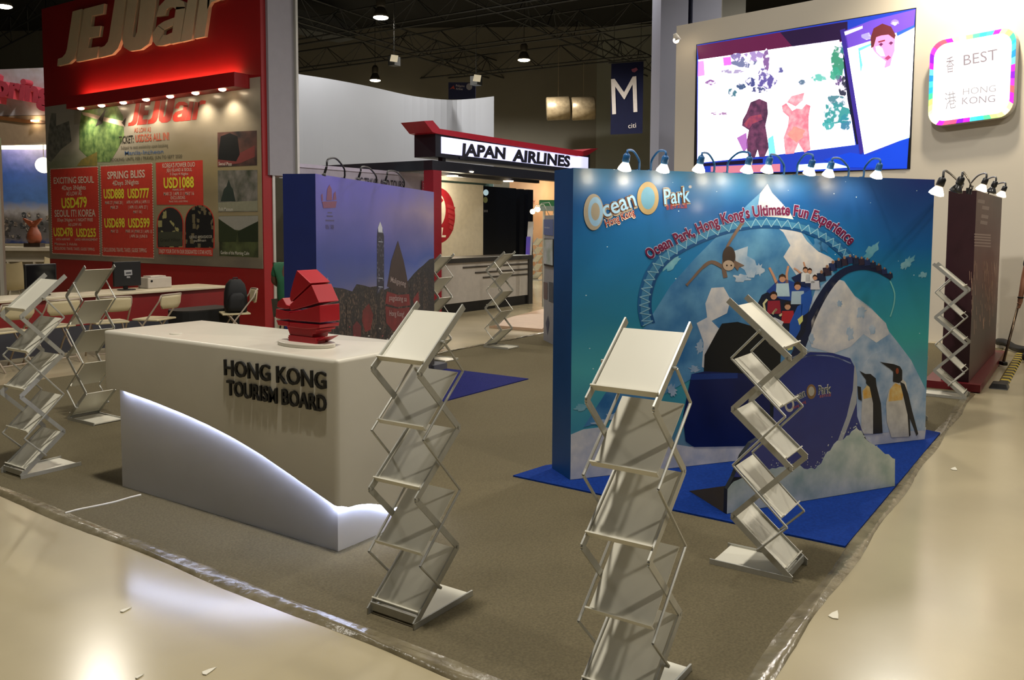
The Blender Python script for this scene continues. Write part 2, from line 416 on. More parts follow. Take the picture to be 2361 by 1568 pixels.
# ================================================================== ZIG-ZAG BROCHURE STANDS
M_alu = mat('brushed_aluminium', '#b9b8b0', .38, metal=.55, var=.05, scale=30, stretch=(1, 1, .1))
M_tray = mat('white_tray', '#dcd8c8', .28, var=.02, scale=3, spec=.5)
W = .268
FL = [(.006, .017), (.300, .265), (.020, .55), (.310, .80), (.040, 1.075), (.345, 1.335)]
TU = [(.163, .128), (.026, .268), (.298, .525), (.048, .80), (.318, 1.052), (.185, 1.195)]
def make_stand():
    t = thing('brochure_stand', '', 'brochure stand', (0, 0, 0))
    sx = Vector((1, 0, 0))
    def bar(name, p, q, x, w, th): return obj(name, Geo().bar((x, p[0], p[1]), (x, q[0], q[1]), w, th, sx), M_alu, t, local=True)
    for s, x in ((0, .004), (1, W-.004)):
        xo = -.012 if s == 0 else W+.012
        for i in range(5):
            p, q = FL[i], FL[i+1]
            bar('side_bar', p, q, x, .030 if i % 2 == 0 else .026, .007)
        for i in range(5):
            p, q = TU[i], TU[i+1]
            obj('frame_tube', Geo().tube([(xo, *p), (xo, *q)], .0058, 6), M_alu, t, local=True)
        for p in FL[1:-1]: obj('pivot', Geo().lathe([(.008, 0), (.008, .010)], (x-.005, *p), 8, (1, 0, 0)), M_alu, t, local=True)
        for p in (TU[0], TU[-1]): obj('pivot', Geo().lathe([(.007, 0), (.007, .022)], (min(x, xo)-.004, *p), 8, (1, 0, 0)), M_alu, t, local=True)
    segs = [(FL[0], FL[1]), (TU[1], TU[2]), (FL[2], FL[3]), (TU[3], TU[4]), (FL[4], FL[5])]
    for i, (p, q) in enumerate(segs):
        p, q = Vector((0, *p)), Vector((0, *q)); d = (q-p).normalized(); nn = Vector((0, -d.z, d.y)); L = (q-p).length
        a, b = (.05, L-.01) if i < 4 else (.055, L-.045)
        x0, x1 = .009, W-.009
        o = p+d*a-nn*.001
        sh = obj('shelf', Geo().obox(o+Vector((x0, 0, 0)), (x1-x0, 0, 0), d*(b-a), nn*.004), M_tray, t, local=True)
        lp = p+d*(a-.004)-nn*.004
        obj('front_lip', Geo().obox(lp+Vector((x0-.006, 0, 0)), (x1-x0+.012, 0, 0), d*.006, nn*.030), M_tray, sh, local=True)
    obj('base_plate', Geo().box((.008, .05, .006), (W-.008, .395, .016)), M_tray, t, local=True)
    for x in (.003, W-.003):
        obj('base_rail', Geo().box((x-.004, .0, 0.0), (x+.004, .41, .026)), M_alu, t, local=True)
    obj('cross_rail', Geo().box((.006, .014, .016), (W-.006, .022, .05)), M_alu, t, local=True)
    return t
ZC = .0105
stand = make_stand()
GS = 'folding zigzag brochure stands'
stand['group'] = GS
R90 = -math.pi/2
stand.location = (2.648, 2.545, ZC); stand.rotation_euler = (0, 0, R90)
stand['label'] = 'empty zigzag brochure stand standing at the right end of the white counter'
dup(stand, (2.592, 1.462, ZC), R90, 'nearest zigzag brochure stand, its base cut off by the lower picture edge')
dup(stand, (4.035, 1.112, ZC), 0, 'side-on zigzag brochure stand in front of the underwater panel')
dup(stand, (2.785, 6.07, ZC), R90, 'zigzag brochure stand at the left picture edge before the white tables')
dup(stand, (4.16, 7.265, ZC), math.pi, 'zigzag brochure stand half hidden behind the left end of the white counter')
s6 = gnd(1112, 803); dup(stand, (s6.x+.30, s6.y+.0, ZC), math.pi, 'distant zigzag brochure stand at the carpet edge before the airline counter')
s7 = gnd(1053, 832); dup(stand, (s7.x+.02, s7.y+.40, ZC), math.pi, 'distant zigzag brochure stand mostly hidden behind the city skyline panel')
dup(stand, (9.42, .955, ZC), 0, 'zigzag brochure stand partly behind the underwater panel beside the dark red panel')
dup(stand, (7.95, 1.13, ZC), 0, 'zigzag brochure stand almost wholly hidden behind the underwater panel')

# ================================================================== PRINTED PANELS
def ramp_mat(name, left, right, noise=.12, nscale=3., rough=.35, sparks=0., warp=.1, mid=(.35, .65), streak=None, coat=.15):
    """print: two vertical colour ramps blended across the width, broken up by noise (UV space of the face)"""
    m = bpy.data.materials.new(name); m.use_nodes = True; nt = m.node_tree; N = nt.nodes; Lk = nt.links; b = N['Principled BSDF']
    uv = N.new('ShaderNodeUVMap'); nz = N.new('ShaderNodeTexNoise'); nz.inputs['Scale'].default_value = nscale; nz.inputs['Detail'].default_value = 6
    mp = N.new('ShaderNodeMapping'); Lk.new(uv.outputs[0], mp.inputs[0]); Lk.new(mp.outputs[0], nz.inputs['Vector'])
    if streak: mp.inputs['Scale'].default_value = streak
    sx = N.new('ShaderNodeSeparateXYZ'); Lk.new(uv.outputs[0], sx.inputs[0])
    ma = N.new('ShaderNodeMath'); ma.operation = 'MULTIPLY_ADD'; Lk.new(nz.outputs[0], ma.inputs[0]); ma.inputs[1].default_value = warp; ma.inputs[2].default_value = -warp/2
    ad = N.new('ShaderNodeMath'); ad.operation = 'ADD'; Lk.new(sx.outputs[1], ad.inputs[0]); Lk.new(ma.outputs[0], ad.inputs[1])
    def ramp(st):
        r = N.new('ShaderNodeValToRGB'); e = r.color_ramp.elements
        while len(e) < len(st): e.new(.5)
        for k, (p, c) in enumerate(st): e[k].position = p; e[k].color = (*lin(c), 1)
        Lk.new(ad.outputs[0], r.inputs[0]); return r
    r1, r2 = ramp(left), ramp(right)
    mr = N.new('ShaderNodeMapRange'); mr.inputs[1].default_value = mid[0]; mr.inputs[2].default_value = mid[1]; Lk.new(sx.outputs[0], mr.inputs[0])
    mx = N.new('ShaderNodeMixRGB'); Lk.new(mr.outputs[0], mx.inputs[0]); Lk.new(r1.outputs[0], mx.inputs[1]); Lk.new(r2.outputs[0], mx.inputs[2])
    ov = N.new('ShaderNodeMixRGB'); ov.blend_type = 'OVERLAY'; ov.inputs[0].default_value = noise; Lk.new(mx.outputs[0], ov.inputs[1]); Lk.new(nz.outputs[0], ov.inputs[2])
    out = ov
    if sparks:
        vo = N.new('ShaderNodeTexVoronoi'); vo.inputs['Scale'].default_value = sparks; Lk.new(uv.outputs[0], vo.inputs['Vector'])
        lt = N.new('ShaderNodeMath'); lt.operation = 'LESS_THAN'; lt.inputs[1].default_value = .045; Lk.new(vo.outputs['Distance'], lt.inputs[0])
        m2 = N.new('ShaderNodeMixRGB'); m2.inputs[2].default_value = (.55, .7, .75, 1); Lk.new(lt.outputs[0], m2.inputs[0]); Lk.new(ov.outputs[0], m2.inputs[1]); out = m2
    Lk.new(out.outputs[0], b.inputs['Base Color']); b.inputs['Roughness'].default_value = rough
    if coat: b.inputs['Coat Weight'].default_value = coat; b.inputs['Coat Roughness'].default_value = .12
    return m
def uvquad(fr, s0, s1, z0, z1, m, parent, off=.0005, name='printed_face'):
    g = Geo().add([fr.w(s0, z0, off), fr.w(s1, z0, off), fr.w(s1, z1, off), fr.w(s0, z1, off)], [(0, 1, 2, 3)])
    o = obj(name, g, m, parent); uvl = o.data.uv_layers.new(name='UVMap')
    for i, c in enumerate(((0, 0), (1, 0), (1, 1), (0, 1))): uvl.data[i].uv = c
    return o
def panel(name, label, p0, p1, H, th, face, side, z0=.021):
    fr = Frame(p0, p1); c = fr.w(fr.L/2, z0, -th/2); t = thing(name, label, 'backdrop', tuple(c))
    obj('board', Geo().obox(fr.w(0, z0, 0), fr.u*fr.L, -fr.n*th, (0, 0, H-z0)), side, t)
    uvquad(fr, 0, fr.L, z0, H, face, t)
    return fr, t

# ---- underwater panel
ocl = [(0, '#93a0ad'), (.06, '#6f8fa4'), (.16, '#3c8aa4'), (.36, '#3f9aa6'), (.5, '#247d9e'), (.7, '#1c6ea6'), (.88, '#0f4c8a'), (1, '#2b6590')]
ocr = [(0, '#97a2b4'), (.2, '#4a8fa6'), (.4, '#2f9a9c'), (.58, '#2084a0'), (.75, '#1560a4'), (1, '#2c3f86')]
M_ocean = ramp_mat('ocean_print', ocl, ocr, .25, 4, .34, 26, .12, (.5, .95))
M_oside = mat('ocean_side', '#0b4278', .45, var=.12, scale=2)
OF, oc = panel('exhibition_backdrop', 'tall blue underwater themed display panel with coaster and penguins', (4.839, 2.799), (7.407, 1.036), 2.078, .295, M_ocean, M_oside)
def I(h, r=.4): return flat(h, r)
M_ice = mat('ice_print', '#a9b0bf', .4, col2='#d3d0cf', scale=10, detail=6)
M_ice2 = mat('ice_print_shade', '#6f93b8', .4, col2='#b9c4d2', scale=7, detail=6)
M_mtn = mat('mountain_print', '#28639a', .4, col2='#5a92bc', scale=5, detail=5)
# snow ground strip, mountain, icebergs
poly(OF, [(1315, 1110), (1316, 1002), (1345, 990), (1392, 984), (1440, 996), (1500, 1015), (1590, 1030), (1720, 1018), (1960, 996), (2135, 985), (2131.5, 1017)], M_ice, oc, .001, name='printed_snow')
poly(OF, [(1492, 745), (1545, 660), (1600, 598), (1660, 538), (1725, 470), (1762, 436), (1790, 466), (1840, 520), (1890, 585), (1930, 640), (1880, 860), (1780, 880), (1600, 870), (1440, 960), (1345, 985), (1400, 900), (1455, 800)], M_mtn, oc, .0012, name='printed_mountain')
poly(OF, [(1769, 424), (1780, 445), (1802, 468), (1822, 492), (1838, 522), (1860, 556), (1886, 580), (1912, 592), (1938, 612), (1900, 640), (1872, 650), (1840, 640), (1806, 592), (1822, 566), (1806, 536), (1776, 512), (1748, 470), (1752, 446)], M_ice, oc, .0016, name='printed_ice_peak')
poly(OF, [(1880, 668), (1918, 640), (1946, 648), (1970, 682), (2008, 710), (2038, 742), (2050, 765), (2070, 790), (2100, 830), (2135, 900), (2133, 992), (1990, 1000), (1890, 900), (1838, 810), (1855, 740)], M_ice2, oc, .0016, name='printed_iceberg')
poly(OF, [(1918, 642), (1946, 650), (1975, 690), (2010, 714), (2042, 745), (2050, 770), (2020, 790), (1990, 770), (1960, 800), (1920, 815), (1870, 800), (1870, 740), (1895, 690)], M_ice, oc, .002, name='printed_iceberg_top')
poly(OF, [(1640, 664), (1668, 662), (1684, 690), (1676, 722), (1640, 740), (1660, 760), (1658, 800), (1648, 812), (1640, 790), (1628, 850), (1618, 846), (1622, 790), (1606, 745), (1630, 732), (1626, 700)], M_ice, oc, .0018, name='printed_ice_drip')
poly(OF, [(1688, 580), (1712, 572), (1724, 568), (1722, 590), (1740, 600), (1746, 620), (1738, 640), (1724, 640), (1716, 622), (1700, 612)], M_ice2, oc, .0018, name='printed_ice_patch')
poly(OF, [(1990, 840), (2010, 816), (2040, 806), (2060, 830), (2056, 900), (2034, 1000), (1990, 1000), (1976, 930)], M_ice2, oc, .0021, name='printed_iceberg_low')
rc = random.Random(21)
def scrap(c, rx, ry, m, off, name, n=22, jag=.5, rot=0.):
    pts = []
    for i in range(n):
        a = 2*math.pi*i/n; r = 1-jag*rc.random(); x, y = rx*r*math.cos(a), ry*r*math.sin(a)
        pts.append((c[0]+x*math.cos(rot)-y*math.sin(rot), c[1]+x*math.sin(rot)+y*math.cos(rot)))
    return poly(OF, pts, m, oc, off, name=name)
M_cl = mat('cloud_print', '#3f8cac', .4, col2='#7fb0c0', scale=9, detail=7)
for c, rx, ry, ro in (((2010, 578), 30, 13, -.9), ((2092, 606), 26, 11, -.8), ((2128, 634), 14, 8, -.3), ((1546, 606), 34, 16, -.7), ((1340, 940), 20, 10, 0)): scrap(c, rx, ry, M_cl, .0010, 'printed_cloud', rot=ro)
for c, rx, ry in (((1985, 720), 14, 18), ((1960, 770), 10, 20), ((2010, 760), 9, 14), ((1935, 700), 8, 10), ((1915, 850), 20, 12), ((1870, 780), 10, 16)): scrap(c, rx, ry, M_ice2, .0026, 'printed_ice_shade')
for c, rx, ry in (((1600, 850), 16, 10), ((1550, 900), 14, 18), ((1420, 960), 30, 12), ((1385, 975), 26, 10), ((1710, 640), 24, 12), ((1750, 620), 14, 20), ((1612, 800), 12, 22)): scrap(c, rx, ry, M_ice2, .0020, 'printed_snow_patch', jag=.6)
for i in range(16): scrap((rc.uniform(1700, 1900), rc.uniform(690, 860) if i % 2 else rc.uniform(560, 640)), rc.uniform(6, 16), rc.uniform(10, 26), M_mtn, .0014, 'printed_rock', jag=.6)
# track loop with lattice
trk = spline([(1494, 748), (1486, 712), (1490, 668), (1508, 622), (1545, 583), (1600, 552), (1665, 528), (1730, 515), (1790, 514), (1850, 524), (1900, 545), (1938, 574), (1962, 600)], 5)
n = len(trk)
wid = [26-10*i/n for i in range(n)]
band(OF, trk, wid, I('#3a76a0'), oc, .0024)
def offpath(path, k):
    out = []
    for i, (x, y) in enumerate(path):
        x0, y0 = path[max(i-1, 0)]; x1, y1 = path[min(i+1, len(path)-1)]; dx, dy = x1-x0, y1-y0; l = math.hypot(dx, dy)
        out.append((x-dy/l*wid[i]*k, y+dx/l*wid[i]*k))
    return out
up_, dn_ = offpath(trk, .5), offpath(trk, -.5)
band(OF, up_, 7, I('#0f4478'), oc, .0028); band(OF, dn_, 7, I('#16548a'), oc, .0028)
g = Geo(); k = 0
for i in range(0, n-1):
    p, q = (up_[i], dn_[i+1]) if i % 2 else (dn_[i], up_[i+1])
    a, b = OF.w(*OF.st(*p), .0029), OF.w(*OF.st(*q), .0029); g.bar(a, b, .006, .0006, OF.n)
o = obj('printed_lattice', g, I('#79a6bf'), oc); o['kind'] = 'stuff'
band(OF, spline([(2052, 648), (2062, 676), (2060, 704), (2052, 730)], 4), 3, I('#6fb6b6'), oc, .0024)
# coaster train receding along its own track
rail = spline([(1790, 905), (1840, 810), (1872, 728), (1905, 668), (1940, 630), (1980, 616), (2020, 622), (2055, 642)], 6)
band(OF, rail, [26-18*i/len(rail) for i in range(len(rail))], I('#101c3e'), oc, .0026)
for i in range(14):
    t = i/13; x = 2052-(2052-1880)*t; y = interp([(1880, 655), (1900, 632), (1925, 612), (1960, 600), (2000, 606), (2030, 620), (2052, 636)], x)
    w = 6+5*t
    poly(OF, [(x-w, y-w*.9), (x+w*.8, y-w*1.1), (x+w, y+w*.7), (x-w*.8, y+w)], I(('#16223f', '#1d2b55', '#2b2233')[i % 3]), oc, .003, name='printed_coaster_car')
    ring(OF, (x, y-w*1.2), w*.32, w*.4, I('#8a6a55'), oc, .0032, n=10, name='printed_rider')
def rider(hx, hy, r, shirt, arms=None, hair='#2a1a14'):
    poly(OF, [(hx-r*1.5, hy+r*1.3), (hx+r*1.6, hy+r*1.2), (hx+r*1.9, hy+r*4.6), (hx-r*1.7, hy+r*4.6)], I(shirt), oc, .0036, name='printed_rider_shirt')
    ring(OF, (hx, hy), r*.85, r, I('#b98a70'), oc, .0038, n=14, name='printed_rider')
    poly(OF, [(hx-r*.95, hy+r*.2), (hx-r*.8, hy-r*.8), (hx, hy-r*1.25), (hx+r*.8, hy-r*.8), (hx+r*.95, hy+r*.1), (hx+r*.4, hy-r*.45), (hx-r*.4, hy-r*.45)], I(hair), oc, .004, name='printed_hair')
    for ax, ay in arms or (): band(OF, [(hx+(r*1.2 if ax > hx else -r*1.2), hy+r*1.8), (hx+(ax-hx)*.7, (hy+ay)/2+r*.5), (ax, ay)], [r*.8, r*.6, r*.55], I('#b98a70'), oc, .0037, 'printed_arm')
# cars
poly(OF, [(1730, 735), (1756, 680), (1780, 668), (1870, 690), (1855, 765), (1830, 800), (1740, 740)], I('#0f1830'), oc, .0030, name='printed_coaster_car')
poly(OF, [(1766, 672), (1800, 640), (1870, 664), (1870, 700), (1800, 690)], I('#1b3f8e'), oc, .0031, name='printed_coaster_car')
poly(OF, [(1824, 640), (1848, 628), (1880, 650), (1878, 668), (1840, 660)], I('#15224a'), oc, .0031, name='printed_coaster_car')
rider(1866, 625, 6, '#c8ccd4', [(1852, 604)]); rider(1878, 640, 6, '#b8bcc8'); rider(1856, 622, 6, '#cfd4da', [(1830, 618)])
rider(1803, 642, 9, '#a8c4d4', [(1773, 617), (1817, 613)], '#3a2a22'); rider(1838, 660, 9, '#9cb4c6', None)
poly(OF, [(1846, 680), (1868, 668), (1872, 690), (1862, 720), (1846, 732)], I('#1c4fa8'), oc, .0042, name='printed_coaster_side')
poly(OF, [(1820, 745), (1838, 706), (1850, 700), (1844, 760), (1828, 790), (1818, 780)], I('#1c4fa8'), oc, .0042, name='printed_coaster_side')
rider(1783, 682, 9, '#8a1f34', None); rider(1815, 706, 8.5, '#a82430', None)
for pts in ([(1764, 722), (1760, 700), (1768, 690)], [(1780, 724), (1790, 712)], [(1796, 728), (1806, 722)]): band(OF, pts, 5, I('#c9c59a'), oc, .0042, 'printed_restraint')
poly(OF, [(1768, 732), (1786, 732), (1806, 742), (1802, 750), (1778, 744)], I('#c9ccd6'), oc, .0043, name='printed_nose_trim')
poly(OF, [(1838, 736), (1850, 726), (1850, 740), (1842, 750)], I('#cdd07c'), oc, .0043, name='printed_lamp'); poly(OF, [(1818, 790), (1830, 784), (1826, 806), (1814, 808)], I('#cdd07c'), oc, .0043, name='printed_lamp')
# dark car front and navy block at its foot
poly(OF, [(1622, 860), (1624, 818), (1650, 770), (1664, 746), (1700, 742), (1760, 760), (1800, 800), (1796, 900), (1700, 900)], I('#0c1016'), oc, .0034, name='printed_car_front')
poly(OF, [(1594, 862), (1625, 856), (1700, 860), (1792, 870), (1792, 1026), (1600, 1030), (1580, 1016), (1574, 960)], I('#0b1a52'), oc, .0036, name='printed_navy_hull')
poly(OF, [(1594, 862), (1700, 860), (1700, 872), (1592, 876)], I('#17357c'), oc, .0038, name='printed_hull_highlight')
ring(OF, (1786, 768), 22, 32, I('#6b6158'), oc, .0038, name='printed_fender')
# owl
br = '#6d5a50'
band(OF, spline([(1672, 640), (1668, 612), (1674, 575), (1690, 545), (1712, 512)], 4), [10]*4+[8]*4+[6]*4+[7]*4+[9], I(br), oc, .0036, 'printed_wing')
band(OF, spline([(1666, 616), (1640, 604), (1618, 618), (1598, 640), (1582, 658)], 4), [9]*4+[8]*4+[6]*4+[5]*4+[7], I(br), oc, .0036, 'printed_wing')
ring(OF, (1680, 592), 15, 24, I('#3d332f'), oc, .0034, name='printed_owl_body'); ring(OF, (1679, 612), 13, 12, I('#a9988a'), oc, .004, name='printed_owl_head')
for x in (1675, 1685): ring(OF, (x, 612), 2, 2, I('#1a1410'), oc, .0044, n=8, name='printed_owl_eye')
poly(OF, [(1692, 600), (1716, 612), (1704, 616), (1700, 624), (1690, 612)], I(br), oc, .0037, name='printed_tail')
# penguins
def penguin(px, py, s, big):
    T = lambda L: [(px+x*s, py+y*s) for x, y in L]
    body = T([(-14, -62), (-2, -74), (6, -76), (18, -64), (24, -30), (28, 20), (26, 78), (-20, 80), (-32, 40), (-34, -10), (-26, -44)])
    poly(OF, body, mat('penguin_belly', '#b8b4ac', .4, col2='#d6d2c6', scale=12), oc, .0040, name='printed_penguin_belly')
    poly(OF, T([(-24, -46), (-10, -62), (4, -56), (12, -38), (8, -18), (-28, -14)]), mat('penguin_gold', '#d59a2e', .4, col2='#d9c58a', scale=20), oc, .0042, name='printed_penguin_breast')
    poly(OF, T([(-16, -66), (-15, -92), (-24, -100), (-50, -118), (-40, -116), (-14, -112), (2, -106), (8, -96), (8, -70), (0, -62)]), I('#14141a'), oc, .0044, name='printed_penguin_head')
    poly(OF, T([(2, -66), (14, -60), (24, -34), (34, 10), (50, 70), (46, 76), (34, 44), (28, 30), (30, 74), (26, 78), (22, 20), (12, -24)]), I('#16181f'), oc, .0044, name='printed_penguin_flipper')
    if big: ring(OF, (px-5*s, py-94*s), 4*s, 8*s, I('#8a3a1c'), oc, .0047, n=12, name='printed_penguin_cheek')
penguin(2072, 938, .88, True)
T = lambda L: L
poly(OF, [(1984, 1000), (1986, 940), (1988, 900), (1998, 890), (2012, 900), (2016, 1000)], mat('penguin_belly', '', 0), oc, .0040, name='printed_penguin_belly')
poly(OF, [(1988, 902), (1998, 888), (2010, 896), (2010, 916), (1990, 920)], mat('penguin_gold', '', 0), oc, .0042, name='printed_penguin_breast')
poly(OF, [(1981, 855), (1994, 862), (2006, 862), (2018, 872), (2020, 890), (2030, 930), (2034, 998), (2012, 1000), (2012, 930), (2004, 892), (1996, 884), (1996, 876)], I('#15171e'), oc, .0044, name='printed_penguin_back')
poly(OF, [(1976, 890), (1984, 892), (1986, 924), (1978, 920)], I('#15171e'), oc, .0040, name='printed_penguin_back')
# arched slogan with pale halo
arcb = spline([(1497, 599), (1526, 579), (1565, 560), (1606, 541), (1655, 521), (1705, 506), (1752, 498), (1800, 495), (1845, 500), (1885, 513), (1920, 533), (1945, 553), (1957, 566)], 6)
SL = 'Ocean Park, Hong Kong\u2019s Ultimate Fun Experience'
bend(OF, SL, arcb, 24, I('#9fa3c2'), oc, .0050, .06, 'lettering_halo'); bend(OF, SL, arcb, 24, I('#5a0c38'), oc, .0056, .03)
# park logo (the mascot is left out: a plain gold porthole stands in its place)
gold, brn = I('#b9924c'), I('#4a2c1a')
ring(OF, (1368, 489), 23, 42, I('#8a8478'), oc, .0046, rot=.0, name='logo_halo'); ring(OF, (1369, 489), 21, 39, gold, oc, .0050, inner=.52, name='logo_letter_o'); ring(OF, (1372, 488), 17, 34, I('#7aa0c4'), oc, .0054, inner=.6, name='logo_letter_o')
text(OF, 'cean', (1392, 506), (1469, 476), 42, I('#8a8478'), oc, .0046, .06, name='logo_halo'); text(OF, 'cean', (1390, 504), (1466, 474), 40, brn, oc, .0050, .035); text(OF, 'cean', (1393, 502), (1468, 473), 38, I('#86aed0'), oc, .0054, .01)
ring(OF, (1493, 457), 25, 38, I('#8a7a58'), oc, .0046, name='logo_halo'); ring(OF, (1493, 457), 22, 36, gold, oc, .0050, inner=.72, name='logo_porthole'); ring(OF, (1493, 457), 16, 26, I('#4f7f9c'), oc, .0050, name='logo_porthole')
text(OF, 'Park', (1531, 473), (1592, 467), 37, I('#8a8478'), oc, .0046, .06, name='logo_halo'); text(OF, 'Park', (1529, 472), (1589, 466), 35, brn, oc, .0050, .035); text(OF, 'Park', (1531, 471), (1591, 465), 34, I('#7fb0d6'), oc, .0054, .01)
text(OF, 'Hong Kong', (1397, 524), (1464, 496), 17, I('#d8cfc4'), oc, .0046, .05, name='logo_halo'); text(OF, 'Hong Kong', (1397, 523), (1464, 495), 16, I('#7a1a14'), oc, .0052, .012)
text(OF, '\u9999\u6e2f\u6d77\u6d0b\u516c\u5712', (1535, 483), (1583, 479), 9, I('#9a3a2a'), oc, .0050, .004); text(OF, '\u00ae', (1587, 434), (1594, 434), 6, I('#c8c0b4'), oc, .0050, .004)

# ---- cut-out standee of the coaster nose and surf in front of it
M_wave = mat('surf_print', '#9fb6b0', .4, col2='#dde2da', scale=7, detail=8)
M_nose = mat('nose_print', '#14308c', .25, col2='#0e2274', scale=2, coat=.3)
STF = Frame((4.781, 1.705), (5.937, .994)); STH = .03
stn = thing('cutout_standee', 'cut-out standee of a blue coaster nose ploughing through white surf', 'standee', tuple(STF.w(.68, .021, 0)))
nose = [(1692, 1100), (1712, 1050), (1732, 1022), (1782, 992), (1784, 930), (1790, 892), (1806, 858), (1832, 826), (1868, 812), (1920, 814), (1960, 826), (1970, 846), (1974, 880), (1976, 960), (1990, 1000), (1985, 1060), (1850, 1100)]
waveT = spline([(1677, 1128), (1692, 1108), (1722, 1096), (1748, 1082), (1780, 1082), (1805, 1076), (1835, 1072), (1862, 1080), (1886, 1076), (1906, 1046), (1930, 1018), (1952, 1006), (1968, 990), (1986, 992), (1996, 1014), (2018, 1030), (2040, 1046), (2063, 1058)], 3)
outl = [(1675, 1191)]+[(1677, 1128), (1692, 1100), (1712, 1050), (1732, 1022), (1782, 992), (1784, 930), (1790, 892), (1806, 858), (1832, 826), (1868, 812), (1920, 814), (1960, 826), (1972, 850), (1976, 960), (1986, 990), (1998, 1014), (2018, 1030), (2040, 1046), (2063, 1058), (2063, 1126)]
q = [STF.w(*STF.st(x, y), 0) for x, y in outl]
for v in (q[0], q[-1]): v.z = .021
obj('board', Geo().prism(q, -STF.n*STH), mat('standee_edge', '#16181c', .5), stn)
poly(STF, nose, M_nose, stn, .0006, name='printed_nose')
wv = [(1675.5, 1190)]+list(waveT)+[(2062.5, 1126)]
rr = random.Random(5); wv2 = []
for i, (x, y) in enumerate(wv): wv2.append((x, y+(rr.random()-.5)*7 if 1 < i < len(wv)-2 else y))
poly(STF, wv2, M_wave, stn, .0014, name='printed_surf')
g = Geo()
for i in range(90):
    j = rr.randrange(6, len(waveT)-6); x, y = waveT[j]; x += rr.gauss(0, 5); y -= abs(rr.gauss(0, 9)); r = rr.uniform(.6, 1.8)
    pts = [STF.w(*STF.st(x+r*math.cos(a), y+r*math.sin(a)), .0020) for a in (0, 1.2, 2.4, 3.7, 5)]
    g.add(pts, [(0, 1, 2, 3, 4)])
o = obj('printed_spray', g, I('#c8d0ce'), stn); o['kind'] = 'stuff'
poly(STF, [(1970, 836), (1976, 870), (1974, 930), (1956, 980), (1936, 1030), (1930, 1020), (1952, 960), (1966, 900)], I('#a9aeb8'), stn, .0012, name='printed_white_stripe')
band(STF, spline([(1812, 856), (1836, 832), (1870, 820), (1920, 822), (1962, 838)], 4), 3, I('#8fa0d0'), stn, .0012, 'printed_piping')
band(STF, spline([(1800, 884), (1830, 856), (1880, 848), (1930, 856), (1958, 872)], 4), 9, I('#1c3a98'), stn, .0010, 'printed_highlight')
ring(STF, (1820, 934), 11, 16, I('#c8c4b8'), stn, .0014, inner=.6, name='logo_letter_o')
text(STF, 'cean', (1830, 926), (1858, 912), 17, I('#d8d4c8'), stn, .0014, .05, name='logo_halo'); text(STF, 'cean', (1830, 926), (1858, 912), 16, I('#3a4a5a'), stn, .0018, .01)
ring(STF, (1870, 903), 11, 17, I('#8a6a48'), stn, .0018, name='logo_porthole'); ring(STF, (1870, 902), 7, 11, I('#b9b4a8'), stn, .0020, name='logo_porthole')
text(STF, 'Park', (1886, 909), (1916, 905), 19, I('#d8d4c8'), stn, .0014, .05, name='logo_halo'); text(STF, 'Park', (1886, 909), (1916, 905), 18, I('#3a4a5a'), stn, .0018, .01)
text(STF, 'Hong Kong', (1828, 944), (1858, 928), 7, I('#a84a50'), stn, .0018, .012); text(STF, '\u9999\u6e2f\u6d77\u6d0b\u516c\u5712', (1889, 917), (1915, 913), 5, I('#b86a60'), stn, .0018, .004)
bl, brp = gnd(1589, 1132, .021), gnd(1673, 1190, .021)
bt = STF.w(*STF.st(1677, 1124), -STH); b0 = Vector((bt.x, bt.y, .021))
dd = (bl-b0); dd.z = 0; sd = dd.cross(Vector((0, 0, 1))).normalized()*.012
obj('brace', Geo().prism([b0, b0+dd, bt], sd), mat('brown_board', '#3b3122', .8), stn)

# ---- city skyline panel
hkl = [(0, '#16161c'), (.3, '#4a424c'), (.42, '#80737c'), (.5, '#68668c'), (.58, '#3a4c92'), (.68, '#2a429a'), (.84, '#5a5ab0'), (1, '#5a54c4')]
hkr = [(0, '#16161c'), (.3, '#5a5056'), (.46, '#9c9098'), (.54, '#7480ae'), (.64, '#3c54a0'), (.78, '#7a70a0'), (.88, '#a08ca4'), (1, '#746eb8')]
M_hk = ramp_mat('skyline_print', hkl, hkr, .3, 3, .4, 0, .2, (.3, .9))
HF, hk = panel('exhibition_backdrop', 'tall display panel with a dusk city skyline and red junk sails', (4.524, 4.847), (7.665, 6.273), 2.085, .26, M_hk, mat('navy_side', '#0b1c58', .5), .021)
def win_mat(name, base, lit, sc=70, thr=.42):
    m = bpy.data.materials.new(name); m.use_nodes = True; nt = m.node_tree; N = nt.nodes; Lk = nt.links; b = N['Principled BSDF']
    tc = N.new('ShaderNodeTexCoord'); vo = N.new('ShaderNodeTexVoronoi'); vo.inputs['Scale'].default_value = sc; vo.distance = 'CHEBYCHEV'
    Lk.new(tc.outputs['Object'], vo.inputs['Vector']); sp = N.new('ShaderNodeSeparateColor'); Lk.new(vo.outputs['Color'], sp.inputs[0])
    gt = N.new('ShaderNodeMath'); gt.operation = 'GREATER_THAN'; gt.inputs[1].default_value = 1-thr; Lk.new(sp.outputs[0], gt.inputs[0])
    mx = N.new('ShaderNodeMixRGB'); mx.inputs[1].default_value = (*lin(base), 1); mx.inputs[2].default_value = (*lin(lit), 1); Lk.new(gt.outputs[0], mx.inputs[0])
    Lk.new(mx.outputs[0], b.inputs['Base Color']); b.inputs['Roughness'].default_value = .45; return m
M_city = win_mat('city_print', '#141318', '#3a3230', 60, .18); M_twr = win_mat('tower_print', '#1a1b30', '#5a5a6c', 46, .16)
M_city2 = win_mat('city_print_lit', '#1e191a', '#55443a', 50, .3)
